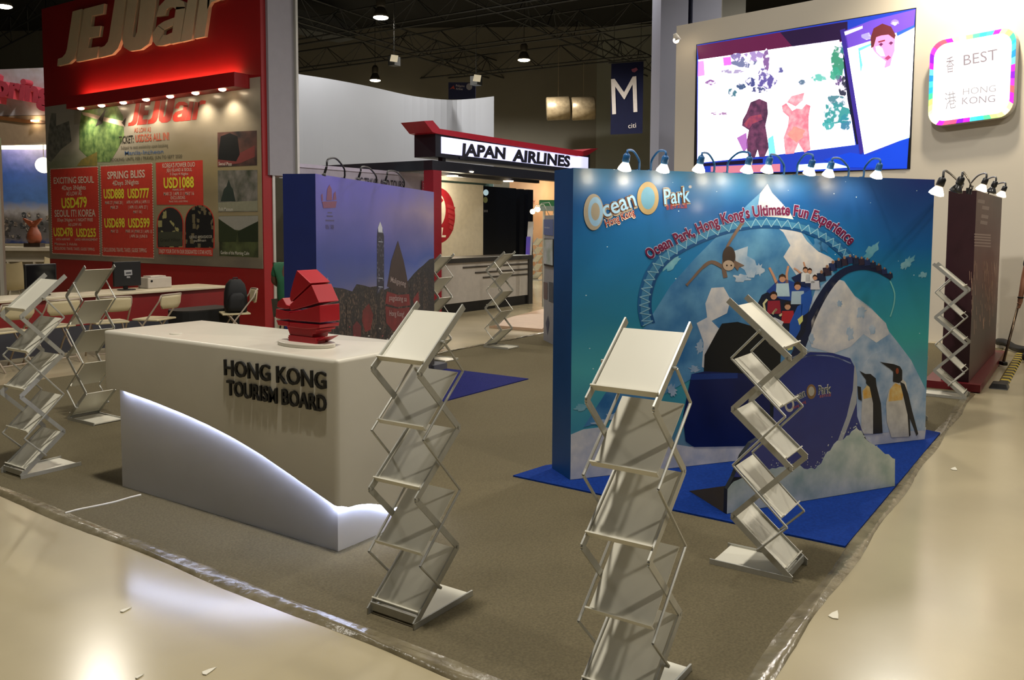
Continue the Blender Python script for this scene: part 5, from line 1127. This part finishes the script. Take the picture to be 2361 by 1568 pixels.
pp = [gnd(1128, 756), gnd(1250, 766), gnd(1300, 708), gnd(1248, 719), gnd(1180, 737)]
tag(obj('low_platform', Geo().prism([(p.x, p.y, .002) for p in pp], (0, 0, .05)), mat('pink_platform', '#b89a80', .5)), 'low pinkish platform on the floor before the airline counter', 'platform')
film((8.05, 7.15), (12.5, 7.15), .06, (0, 1), 'edge_film', 'wrinkled clear film along the far carpet edge behind the skyline panel')

# ================================================================== FURNITURE BEFORE THE RED WALL
M_tab = mat('cream_top', '#cfc3a8', .4, var=.03)
TY0, TY1, TX0, TX1, TZ = 11.13, 11.9, 4.5, 8.56, .75
tb = thing('long_table', 'long cream topped table with red front before the red wall', 'table', ((TX0+TX1)/2, (TY0+TY1)/2, 0))
obj('tabletop', Geo().box((TX0, TY0, TZ-.035), (TX1, TY1, TZ)), M_tab, tb, bevel=.006)
obj('front_panel', Geo().box((TX0, TY0+.06, .34), (TX1-.03, TY0+.09, TZ-.036)), mat('red_front', '#7a1414', .5), tb)
obj('lower_panel', Geo().box((TX0, TY0+.05, .0), (TX1-.03, TY0+.08, .338)), mat('slate_panel', '#34343c', .7), tb)
for x in (TX0, 6.5, TX1-.06): obj('leg', Geo().box((x, TY1-.08, 0), (x+.05, TY1-.03, TZ-.036)), M_alu, tb)
gm = gnd(387, 662, TZ); obj('cable_slot', Geo().box((gm.x-.05, gm.y-.02, TZ), (gm.x+.05, gm.y+.02, TZ+.004)), M_black, tb)
M_chair = mat('cream_plastic', '#c0b38f', .45, var=.03); M_tube = mat('cream_tube', '#a99a8a', .4)
def make_chair():
    t = thing('folding_chair', '', 'chair', (0, 0, 0), 0, 'cream folding chairs')
    g = Geo(); P_ = [(-.20, -.19), (.20, -.19), (.215, .02), (.20, .19), (-.20, .19), (-.215, .02)]
    g.prism([(x, y, .44) for x, y in P_], (0, 0, .022)); obj('seat', g, M_chair, t, local=True, bevel=.006)
    g = Geo(); n = 8; v = []
    for z, k in ((.60, .8), (.66, 1), (.74, 1), (.775, .94)):
        for i in range(n+1):
            x = -.205+.41*i/n; v.append((x*k, -.235-.05*(1-(x/.205)**2)-(z-.6)*.12, z))
    for z, k in ((.60, .8), (.66, 1), (.74, 1), (.775, .94)):
        for i in range(n+1):
            x = -.205+.41*i/n; v.append((x*k, -.250-.05*(1-(x/.205)**2)-(z-.6)*.12, z))
    f = []; m = n+1
    for r in range(3):
        for i in range(n): f += [(r*m+i, r*m+i+1, (r+1)*m+i+1, (r+1)*m+i), (4*m+r*m+i+1, 4*m+r*m+i, 4*m+(r+1)*m+i, 4*m+(r+1)*m+i+1)]
    for i in range(n): f += [(3*m+i, 3*m+i+1, 7*m+i+1, 7*m+i), (i+1, i, 4*m+i, 4*m+i+1)]
    g.add(v, f); obj('backrest', g, M_chair, t, True, local=True)
    for s in (-1, 1):
        obj('front_leg', Geo().tube([(s*.205, -.265, .78), (s*.215, -.235, .70), (s*.22, .03, .36), (s*.22, .24, .0)], .011, 6), M_tube, t, True, local=True)
        obj('rear_leg', Geo().tube([(s*.19, .10, .44), (s*.19, -.06, .24), (s*.19, -.27, .0)], .010, 6), M_tube, t, True, local=True)
    obj('top_tube', Geo().tube([(-.205, -.265, .78), (-.1, -.305, .785), (0, -.315, .785), (.1, -.305, .785), (.205, -.265, .78)], .011, 6), M_tube, t, True, local=True)
    obj('stretcher', Geo().tube([(-.19, -.21, .07), (.19, -.21, .07)], .008, 6), M_tube, t, True, local=True)
    return t
chair = make_chair()
c2_ = gnd(118, 752, .45); chair.location = (c2_.x, c2_.y, .0015); chair.rotation_euler = (0, 0, .1); chair['label'] = 'cream folding chair behind the left brochure stands at the long table'
for px_, py_, rz, lab in ((250, 742, -.25, 'cream folding chair with scooped back right of the backview stand'), (356, 735, .35, 'cream folding chair at the middle of the long table beside the black cabinet'), (8, 764, .2, 'cream folding chair cut by the left picture edge at the long table')):
    p = gnd(px_, py_, .45); dup(chair, (p.x, p.y, .0015), rz, lab)
p5_ = gnd(541, 722, .45); bch = dup(chair, (p5_.x, p5_.y, .0015), 1.05, 'cream folding chair carrying a black backpack near the red wall end')
# backpack
bp0 = Vector((p5_.x+.02, p5_.y+.0, .465)); M_bag = mat('black_nylon', '#08080a', .7, var=.3, scale=20)
bg_ = thing('backpack', 'black backpack with white emblem sitting on a folding chair', 'backpack', tuple(bp0))
R5 = Matrix.Rotation(1.05-math.pi/2+.1, 3, 'Z')
def bx(c, h, name, m, bev=.03):
    g = Geo(); cs = []
    for sx in (-1, 1):
        for sy in (-1, 1):
            for sz in (-1, 1): cs.append((sx, sy, sz))
    k = {}
    prof = [(-1, .92), (-.5, 1.0), (.2, .96), (.7, .8), (1, .45)]; n = 12; v = []; f = []
    for z, s in prof:
        for i in range(n):
            a = 2*math.pi*i/n; ex = .55
            x = math.copysign(abs(math.cos(a))**ex, math.cos(a))*h[0]*s; y = math.copysign(abs(math.sin(a))**ex, math.sin(a))*h[1]*s
            v.append(bp0+R5 @ Vector((c[0]+x, c[1]+y, 0))+Vector((0, 0, c[2]+z*h[2])))
    for r in range(len(prof)-1):
        for i in range(n): f.append((r*n+i, r*n+(i+1) % n, (r+1)*n+(i+1) % n, (r+1)*n+i))
    f += [tuple(range(n-1, -1, -1)), tuple((len(prof)-1)*n+i for i in range(n))]
    return obj(name, g.add(v, f), m, bg_, True)
bx((0, 0, .235), (.16, .11, .23), 'body', M_bag); bx((-.01, -.11, .15), (.13, .05, .13), 'front_pocket', M_bag)
obj('handle', Geo().tube([bp0+Vector((-.05, 0, .44)), bp0+Vector((-.03, 0, .485)), bp0+Vector((.03, 0, .485)), bp0+Vector((.05, 0, .44))], .010, 6), M_bag, bg_, True)
fe = facing(520, 560, 12.2)
for pts in ([(536, 672), (541, 675), (541, 685), (533, 688), (530, 683)],): band(fe, spline(pts, 3), 1.6, flat('#8a8a88'), bg_, .0, 'emblem')
# low black cabinet
kc = [(7.2+.14*(1-math.cos(t*P/16)), 10.3+.28-.28*math.cos(t*P/8)) for t in range(9)]
kb = thing('low_cabinet', 'low matt black cabinet with rounded end beside the backpack chair', 'cabinet', (7.7, 10.55, 0))
pl_ = [(8.1, 10.3), (8.1, 10.86)]+[(7.45-.27*math.sin(t*P/10), 10.58+.28*math.cos(t*P/10)) for t in range(11)]
obj('body', Geo().prism([(x, y, .002) for x, y in pl_], (0, 0, .478)), mat('matt_black', '#050506', .85), kb); obj('top', Geo().prism([(x, y, .481) for x, y in pl_], (0, 0, .018)), mat('dark_top', '#1d1b1a', .6), kb)
# monitors
MF = Frame((4.5, 11.5), (8.5, 11.5))
def monitor(x0, x1, y0, y1, yb, label, back):
    s0, za = MF.st(x0, y0); s1, zb2 = MF.st(x1, y1); cs = (s0+s1)/2
    t = thing('monitor', label, 'monitor', tuple(MF.w(cs, TZ, 0)))
    obj('case', Geo().obox(MF.w(s0, zb2, 0), MF.u*(s1-s0), -MF.n*.04, (0, 0, za-zb2)), M_black, t, bevel=.008)
    if back:
        poly(MF, [(x0+24, y0+19), (x0+42, y0+18), (x0+43, y0+30), (x0+25, y0+32)], flat('#9a9a9c'), t, .001, name='sticker'); poly(MF, [(x0+30, y0+33), (x0+38, y0+33), (x0+38, y0+37), (x0+30, y0+37)], flat('#8a8a8c'), t, .001, name='sticker')
        poly(MF, [(x0+28, y0+24), (x0+40, y0+23), (x0+40, y0+27), (x0+28, y0+28)], flat('#3a3a40'), t, .0018, name='sticker_print')
    else:
        o = obj('screen', Geo().obox(MF.w(s0+.02, zb2+.02, .001), MF.u*(s1-s0-.04), MF.n*.002, (0, 0, za-zb2-.04)), mat('black_glass', '#101214', .06, spec=.8), t)
    obj('neck', Geo().obox(MF.w(cs-.03, TZ, -.05), MF.u*.06, -MF.n*.03, (0, 0, zb2-TZ+.05)), M_black, t)
    obj('foot', Geo().lathe([(.13, 0), (.12, .012), (.05, .018)], MF.w(cs, TZ+.001, -.04), 20), M_black, t, True)
monitor(57, 132, 610, 664, 690, 'black monitor with glossy screen at the left end of the long table', False)
monitor(262, 326, 604, 658, 668, 'black monitor seen from behind with white stickers on the long table', True)
s0, zt_p = MF.st(341, 641); s1, _ = MF.st(396, 641)
pr = thing('printer', 'small white printer on the long table beside the monitor', 'printer', tuple(MF.w((s0+s1)/2, TZ, 0)))
obj('body', Geo().obox(MF.w(s0, TZ+.001, .0), MF.u*(s1-s0), -MF.n*.26, (0, 0, zt_p-TZ)), mat('printer_white', '#b9b0a4', .45), pr, bevel=.012)
obj('lid', Geo().obox(MF.w(s0+.06, zt_p+.001, -.02), MF.u*(s1-s0-.14), -MF.n*.2, (0, 0, .022)), mat('printer_lid', '#c8bfb2', .45), pr, bevel=.008)
obj('slot', Geo().lathe([(.018, 0), (.018, .004)], MF.w(s0+.06, zt_p-.05, .0), 10, tuple(MF.n)), M_black, pr)
cc = gnd(160, 673, TZ); cc.y = min(cc.y, 11.65); cpt = [(cc.x+.06*math.cos(t*.7)+.004*t, cc.y+.03*math.sin(t*.7), TZ+.0065+.055*(1+math.sin(t*.7+1))) for t in range(30)]
tag(obj('cable_coil', Geo().tube(cpt, .006, 5), M_black, None, True), 'loose coil of dark cable on the long table', 'cable')

# ================================================================== PALE BOOTH AT THE FAR LEFT
D0 = 22.0
sf = facing(-80, 150, D0, D0-.6)
sgb = thing('booth_sign', 'white booth fascia with pink raised Spring lettering at far left', 'sign', tuple(sf.w(1.2, sf.st(50, 262)[1], 0)))
obj('board', slab(sf, sf.st(50, 266)[1], sf.st(50, 158)[1], .6), mat('spring_white', '#c9c6d0', .6, col2='#b8aeb0', scale=5), sgb)
text(sf, 'Spring', (-24, 216), (133, 243), 46, mat('pink_letter', '#c84a5c', .5), sgb, .0, .05, name='letter', ext=.12)
bth = thing('far_booth', 'pale booth with blue sky town mural behind the monitor at far left', 'booth', tuple(sf.w(1.2, 0, -1)))
obj('soffit', slab(sf, sf.st(50, 330)[1], sf.st(50, 267)[1], .5), mat('beige_soffit', '#b9a288', .6), bth)
obj('orange_line', Geo().prism([sf.w(*sf.st(x, y), .01) for x, y in ((-60, 258), (60, 276), (115, 280), (115, 285), (60, 284), (-60, 268))], sf.n*.02), mat('orange_line', '#8a5a34', .5), bth)
c = sf.w(*sf.st(86, 281), .08); obj('downlight', Geo().lathe([(.09, 0), (.09, .03)], c, 12), M_bulb, bth)
mf = facing(-80, 150, D0+2.2)
M_town = ramp_mat('town_mural', [(0, '#3a4a80'), (.04, '#6a6a78'), (.14, '#5a5a62'), (.26, '#66605e'), (.36, '#8e90a0'), (.46, '#3a5a9c'), (.7, '#24407e'), (1, '#3a4478')], [(0, '#2f4a98'), (.05, '#7a7880'), (.2, '#52545a'), (.34, '#a0a0aa'), (.45, '#3f64a4'), (.75, '#1f3a7c'), (1, '#5a5484')], .5, 14, .5, 0, .12, (.2, .8), coat=0)
mz0, mz1 = mf.st(50, 561)[1], mf.st(50, 345)[1]
obj('mural_board', slab(mf, 0, mz1+.3, .1), mat('booth_cream', '#b8b2a0', .6), bth); uvquad(mf, 0, mf.L, mz0, mz1, M_town, bth, .004, 'mural')
rr = random.Random(12); hm = [win_mat(f'town_print_{i}', a, b, 22, .3) for i, (a, b) in enumerate((('#4a4a50', '#9a9490'), ('#6a6260', '#b0a8a0'), ('#3c4048', '#7a7a80')))]
for i in range(34):
    x = rr.uniform(8, 118); y = rr.uniform(498, 552); w = rr.uniform(5, 12); h = rr.uniform(4, 9)
    poly(mf, [(x, y), (x+w, y+.5), (x+w, y-h), (x+w*.5, y-h-2), (x, y-h)], hm[i % 3], bth, .006+.0004*i, name='printed_house')
obj('light_strip', Geo().obox(mf.w(.6, mz1+.02, .02), mf.u*(mf.L-.6), mf.n*.05, (0, 0, .14)), mat('strip_lit', '#fff4dc', .5, var=0, emit=5, ecol='#fff0d0'), bth)
lamp('far_booth_light', 'POINT', tuple(mf.w(1.6, mz1+.2, .9)), 120, WARM, .2)
c = far(101, 381, D0+1.2); obj('globe_lamp', Geo().ball(c, .21, n=18, m=12), mat('globe_lit', '#fff8e0', .5, var=0, emit=3, ecol='#fff4d0'), bth, True)
obj('globe_hanger', Geo().tube([c+Vector((0, 0, .2)), (c.x, c.y, sf.st(50, 300)[1])], .01, 4), M_alu, bth)
kf2 = facing(-80, 150, D0-1.0); kz1 = kf2.st(60, 570)[1]
cn = thing('booth_counter', 'white shelf counter carrying the brown statue at far left', 'counter', tuple(kf2.w(1.3, 0, -.2)))
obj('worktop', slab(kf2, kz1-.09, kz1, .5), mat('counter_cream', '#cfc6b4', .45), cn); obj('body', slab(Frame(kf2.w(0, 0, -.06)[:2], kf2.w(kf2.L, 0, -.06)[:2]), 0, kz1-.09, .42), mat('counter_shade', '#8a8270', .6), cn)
obj('shelf', slab(kf2, kz1-.36, kz1-.31, .2), mat('counter_cream', '', 0), cn)
for x in (15, 76): s_ = kf2.st(x, 600)[0]; obj('divider', Geo().obox(kf2.w(s_, 0, 0), kf2.u*.04, -kf2.n*.2, (0, 0, kz1-.36)), mat('counter_cream', '', 0), cn)
sb_p = kf2.w(kf2.st(69, 566)[0], kz1, -.2)
stt = thing('statue', 'terracotta statue with two raised wings on a dark base', 'statue', tuple(sb_p))
obj('base', Geo().obox(sb_p-kf2.u*.2-kf2.n*.12, kf2.u*.4, kf2.n*.24, (0, 0, .10)), mat('dark_wood', '#2c1c12', .5), stt)
M_ter = mat('terracotta', '#8a4428', .5, var=.1)
obj('figure', Geo().lathe([(.13, .10), (.17, .2), (.15, .34), (.09, .46), (.07, .54), (.10, .60)], sb_p, 14), M_ter, stt, True)
for s in (-1, 1):
    q = [sb_p+kf2.u*(s*x)+Vector((0, 0, z)) for x, z in ((0, .52), (.06, .50), (.17, .62), (.23, .70), (.20, .71), (.10, .66), (.03, .64), (0, .6))]
    obj('wing', Geo().prism(q, kf2.n*.08), M_ter, stt)
po = far(6, 690, 15.5); tag(obj('aluminium_post', Geo().lathe([(.075, 0), (.075, far(6, 318, 15.5).z)], (po.x, po.y, 0.0), 8), M_alu), 'upright aluminium post at the left picture edge', 'post')
def shell_chair(px_, pt, ps, D, rz, label):
    p = far(px_, ps, D); zs_ = p.z; zt2 = far(px_, pt, D).z
    t = thing('shell_chair', label, 'chair', (p.x, p.y, .002), rz, 'cream shell chairs in the far booth'); g = Geo(); n = 8; rows = []
    prof = [(.22, 0.03), (.12, 0.0), (-.08, 0.0), (-.19, .06), (-.24, .2), (-.26, zt2-zs_)]
    for y, z in prof:
        for i in range(n+1):
            u = -1+2*i/n; w_ = .23*(1 if z < .25 else .85); rows.append((u*w_, y+(.05*u*u if z > .1 else 0), zs_+z+.05*u*u))
    for y, z in prof:
        for i in range(n+1):
            u = -1+2*i/n; w_ = .23*(1 if z < .25 else .85); rows.append((u*w_, y+(.05*u*u if z > .1 else 0)-.012, zs_+z+.05*u*u-.014))
    f = []; m = n+1; k = len(prof)
    for r in range(k-1):
        for i in range(n): f += [(r*m+i, r*m+i+1, (r+1)*m+i+1, (r+1)*m+i), (k*m+r*m+i+1, k*m+r*m+i, k*m+(r+1)*m+i, k*m+(r+1)*m+i+1)]
    obj('shell', g.add(rows, f), M_chair, t, True, local=True)
    for sx in (-1, 1):
        for sy in (-1, 1): obj('leg', Geo().tube([(sx*.1, sy*.1, zs_-.01), (sx*.2, sy*.2, 0)], .012, 5), mat('pale_leg', '#8a7f6c', .5), t, local=True)
shell_chair(32, 607, 668, 17.5, -.6, 'cream shell chair beside the aluminium post at far left')
shell_chair(97, 596, 645, 19.0, .5, 'cream shell chair behind the left monitor')

# ================================================================== PEOPLE
def skin(name, J, Ed, m, parent, sub=2, root=0):
    me = bpy.data.meshes.new(name); base = Vector(ORG[parent.name])
    me.from_pydata([tuple(Vector(p)-base) for p, r in J], Ed, []); me.materials.append(m)
    o = bpy.data.objects.new(name, me); COL.objects.link(o); o.parent = parent; ORG[o.name] = tuple(base)
    sk = o.modifiers.new('skin', 'SKIN'); sk.use_smooth_shade = True
    for i, (p, r) in enumerate(J):
        rx, ry = r if isinstance(r, tuple) else (r, r); me.skin_vertices[0].data[i].radius = (rx, ry)
    me.skin_vertices[0].data[root].use_root = True
    ss = o.modifiers.new('sub', 'SUBSURF'); ss.levels = sub; ss.render_levels = sub
    return o
M_skin = mat('skin_tone', '#8a5c42', .55, var=.05); M_skin2 = mat('skin_tone_far', '#5a4030', .6, var=.05)
# person in green, sitting with the back to us
pb_ = far(664, 700, 12.6); bxp, byp = pb_.x, pb_.y
vr = Vector((CR[0], CR[1], 0)).normalized(); vf = Vector((CF[0], CF[1], 0)).normalized()
def Pq(r, f, z): return Vector((bxp, byp, 0))+vr*r+vf*f+Vector((0, 0, z))
gp_ = thing('person', 'person in a green shirt sitting with back turned beside the red wall', 'person', (bxp, byp, 0))
J = [(Pq(0, 0, .50), (.15, .12)), (Pq(.01, -.02, .72), (.15, .11)), (Pq(.03, 0, .98), (.17, .11)), (Pq(.05, .04, 1.14), (.09, .08)), (Pq(.07, .07, 1.22), (.055, .055)), (Pq(.09, .10, 1.33), (.085, .10)), (Pq(.09, .11, 1.42), (.075, .09)),
     (Pq(-.17, .02, 1.09), .065), (Pq(-.22, .06, .86), .05), (Pq(-.12, .28, .74), .04), (Pq(-.06, .38, .72), .035), (Pq(.25, .05, 1.08), .065), (Pq(.30, .14, .84), .05), (Pq(.18, .34, .74), .04), (Pq(.12, .42, .73), .035),
     (Pq(-.11, .08, .48), .085), (Pq(-.13, .46, .50), .065), (Pq(-.13, .50, .25), .055), (Pq(-.13, .50, .06), .045), (Pq(-.13, .62, .04), .035), (Pq(.12, .08, .48), .085), (Pq(.14, .46, .50), .065), (Pq(.14, .50, .25), .055), (Pq(.14, .50, .06), .045), (Pq(.14, .62, .04), .035)]
Ed = [(0, 1), (1, 2), (2, 3), (3, 4), (4, 5), (5, 6), (2, 7), (7, 8), (8, 9), (9, 10), (2, 11), (11, 12), (12, 13), (13, 14), (0, 15), (15, 16), (16, 17), (17, 18), (18, 19), (0, 20), (20, 21), (21, 22), (22, 23), (23, 24)]
skin('body', J, Ed, M_skin2, gp_)
def grow(idx, k): return [(J[i][0], tuple(v*k for v in J[i][1]) if isinstance(J[i][1], tuple) else J[i][1]*k) for i in idx]
si = [0, 1, 2, 3, 7, 8, 11, 12]; S = grow(si, 1.14); S[5] = (J[7][0].lerp(J[8][0], .75), .062); S[7] = (J[11][0].lerp(J[12][0], .75), .062)
skin('shirt', S, [(0, 1), (1, 2), (2, 3), (2, 4), (4, 5), (2, 6), (6, 7)], mat('green_cotton', '#1f5a3c', .8, var=.1), gp_)
ti = [0, 15, 16, 17, 18, 20, 21, 22, 23]; T_ = grow(ti, 1.12); skin('trousers', T_, [(0, 1), (1, 2), (2, 3), (3, 4), (0, 5), (5, 6), (6, 7), (7, 8)], mat('brown_cotton', '#2e2a1c', .8), gp_)
obj('hair', Geo().ball(Pq(.09, .10, 1.40), .098, .105, .095), mat('black_hair', '#0a0908', .7), gp_, True)
obj('cap_peak', Geo().prism([Pq(.02, .20, 1.40), Pq(.16, .20, 1.40), Pq(.14, .30, 1.385), Pq(.04, .30, 1.385)], (0, 0, .012)), mat('black_hair', '', 0), gp_)
st_o = Vector((bxp, byp, 0)); sto = thing('stool', 'dark stool under the person in green', 'stool', tuple(st_o)); obj('seat', Geo().lathe([(.17, .345), (.18, .36), (.17, .372)], st_o, 16), M_black, sto, True)
for k in range(4): a = k*P/2+.4; obj('leg', Geo().tube([st_o+Vector((.1*math.cos(a), .1*math.sin(a), .345)), st_o+Vector((.16*math.cos(a), .16*math.sin(a), .002))], .012, 5), M_black, sto)
for s_ in (-.13, .14): obj('shoe', Geo().prism([Pq(s_-.05, .44, .002), Pq(s_+.05, .44, .002), Pq(s_+.055, .62, .002), Pq(s_+.03, .72, .002), Pq(s_-.03, .72, .002), Pq(s_-.055, .62, .002)], (0, 0, .085)), M_black, gp_, bevel=.02)
# sweeping person at the right picture edge
DW = 10.9
def W2(x, y, d=0.): return far(x, y, DW+d)
ft = W2(2392, 860); ft.z = 0
wp = thing('person', 'person in dark clothes holding a pole at the right picture edge', 'person', tuple(ft))
def Q(r, f, z): return ft+vr*r+vf*f+Vector((0, 0, z))
hand = W2(2351, 704); wrist = W2(2353, 686); elbow = W2(2362, 640, .05)
J = [(Q(.02, 0, .95), (.15, .11)), (Q(.02, 0, 1.15), (.14, .10)), (Q(.02, 0, 1.36), (.16, .10)), (Q(.02, 0, 1.47), (.07, .07)), (Q(.02, -.02, 1.53), (.05, .05)), (Q(.02, -.04, 1.62), (.075, .09)), (Q(.02, -.04, 1.71), (.065, .08)),
     (Q(-.16, 0, 1.38), .055), (elbow, .042), (wrist, .03), (hand+Vector((0, 0, .02)), (.028, .04)), (Q(.20, 0, 1.38), .055), (Q(.26, -.04, 1.12), .043), (Q(.18, -.22, .98), .03), (Q(.12, -.28, .96), .034),
     (Q(-.08, 0, .90), .085), (Q(-.10, -.03, .50), .06), (Q(-.11, .02, .09), .045), (Q(-.12, -.12, .045), .036), (Q(.12, 0, .90), .085), (Q(.14, .03, .50), .06), (Q(.15, .06, .09), .045), (Q(.16, -.08, .045), .036)]
Ed = [(0, 1), (1, 2), (2, 3), (3, 4), (4, 5), (5, 6), (2, 7), (7, 8), (8, 9), (9, 10), (2, 11), (11, 12), (12, 13), (13, 14), (0, 15), (15, 16), (16, 17), (17, 18), (0, 19), (19, 20), (20, 21), (21, 22)]
nb = len(J)
# five fingers curled round the pole, part of the same body surface
pd = (W2(2352, 690)-W2(2313, 842)).normalized(); pol0 = gnd(2313, 842, .02); polA = W2(2351, 706)
for k in range(4):
    b0 = hand+pd*(.022-.017*k)+vr*-.012; J += [(b0+vf*-.028, .0095), (b0+vf*-.048+vr*-.012, .0085), (b0+vf*-.045+vr*-.036, .0075)]; n0 = nb+3*k; Ed += [(10, n0), (n0, n0+1), (n0+1, n0+2)]
n0 = len(J); J += [(hand+pd*.035+vr*-.026, .0105), (hand+pd*.02+vr*-.042+vf*-.012, .009)]; Ed += [(10, n0), (n0, n0+1)]
skin('body', J, Ed, M_skin, wp)
si = [0, 1, 2, 3, 7, 8, 11, 12]; S = grow(si, 1.13); S[5] = (J[7][0].lerp(J[8][0], .62), .062); S[7] = (J[11][0].lerp(J[12][0], .62), .062)
skin('shirt', S, [(0, 1), (1, 2), (2, 3), (2, 4), (4, 5), (2, 6), (6, 7)], mat('black_cotton', '#121214', .8), wp)
skin('trousers', grow([0, 15, 16, 17, 19, 20, 21], 1.12), [(0, 1), (1, 2), (2, 3), (0, 4), (4, 5), (5, 6)], mat('dark_denim', '#1a1c22', .8), wp)
obj('hair', Geo().ball(Q(.02, -.02, 1.69), .082, .095, .075), mat('black_hair', '', 0), wp, True)
for s in (-.03, .03): obj('eye', Geo().ball(Q(.02+s, -.125, 1.645), .011), M_black, wp, True)
obj('nose', Geo().ball(Q(.02, -.135, 1.615), .014, .018, .02), M_skin, wp, True); obj('mouth', Geo().ball(Q(.02, -.122, 1.575), .024, .012, .006), mat('lip', '#6a3a34', .5), wp, True)
for s in (-1, 1): obj('ear', Geo().ball(Q(.02+s*.078, -.03, 1.63), .014, .02, .03), M_skin, wp, True)
for s_, f_ in ((-.115, .0), (.155, .04)): obj('shoe', Geo().prism([Q(s_-.05, f_+.09, .002), Q(s_+.05, f_+.09, .002), Q(s_+.055, f_-.10, .002), Q(s_+.03, f_-.20, .002), Q(s_-.03, f_-.20, .002), Q(s_-.055, f_-.10, .002)], (0, 0, .10)), M_black, wp, bevel=.02)
obj('wrist_band', Geo().lathe([(.034, -.01), (.036, 0), (.034, .01)], wrist, 14, tuple((hand-wrist).normalized())), M_black, wp, True)
pole_top = pol0+(polA-pol0)*1.45; pole_top = pol0+(polA+vr*-.02-pol0)*1.3
pol = thing('vacuum_wand', 'slanted metal vacuum wand held by the person at the right edge', 'vacuum', tuple(pol0))
obj('tube', Geo().tube([pol0+Vector((0, 0, .03)), pole_top], .016, 10), mat('chromed_tube', '#6a5a4a', .25, metal=.8), pol, True); obj('floor_tool', Geo().obox(pol0-vr*.03-vf*.05, vr*.06, vf*.10, (0, 0, .045)), M_black, pol, bevel=.01)
hp = [far(x, y, d) for x, y, d in ((2301, 788, 12.1), (2318, 790, 11.95), (2335, 804, 11.8), (2350, 820, 11.6), (2365, 830, 11.5), (2400, 838, 11.4))]
hp = [Vector((p.x, p.y, max(p.z, .06))) for p in hp]
tag(obj('vacuum_hose', Geo().tube([Vector(p) for p in spline([tuple(p) for p in hp], 5)], .05, 10), mat('hose_black', '#17171a', .5, var=.3, scale=40), None, True), 'thick black vacuum hose lying before the white wall', 'hose')

# ================================================================== CABLE RAMP AND SCRAPS
cr = thing('cable_ramp', 'yellow and black striped cable ramp along the aisle', 'cable ramp', (11.8, .73, 0))
M_yel = mat('hazard_yellow', '#b8a238', .6)
for k in range(26):
    x = 10.52+.11*k; g = Geo().prism([(x, .68, .002), (x, .70, .02), (x, .77, .02), (x, .79, .002)], (.11, 0, 0)); obj('stripe', g, M_yel if k % 2 else M_black, cr)
obj('end_cap', Geo().prism([(10.30, .66, .002), (10.36, .68, .05), (10.36, .82, .05), (10.30, .84, .002)], (.2, 0, 0)), M_black, cr, bevel=.008)
M_pap = mat('paper_scrap', '#d8d2c0', .7)
for (x, y), lab, s in (((2200, 1082), 'small torn white paper scrap on the aisle floor beside the blue mat corner', .05), ((1924, 1420), 'thin curled paper sliver on the aisle floor near the right carpet edge', .05), ((288, 1408), 'small white scrap on the front aisle floor left of the counter end', .03), ((480, 1550), 'white paper scrap at the lower left picture edge', .035), ((320, 1562), 'tiny scrap on the floor at the lower left corner', .02)):
    c = gnd(x, y); q = [(c.x+s*.9*math.cos(a)*k, c.y+s*.5*math.sin(a)*k, .002) for a, k in ((0, 1.2), (1, .7), (2.1, 1), (3.2, .8), (4.1, 1.1), (5.3, .6))]
    tag(obj('paper_scrap', Geo().prism(q, (0, 0, .003)), M_pap), lab, 'paper', 'paper scraps on the floor')
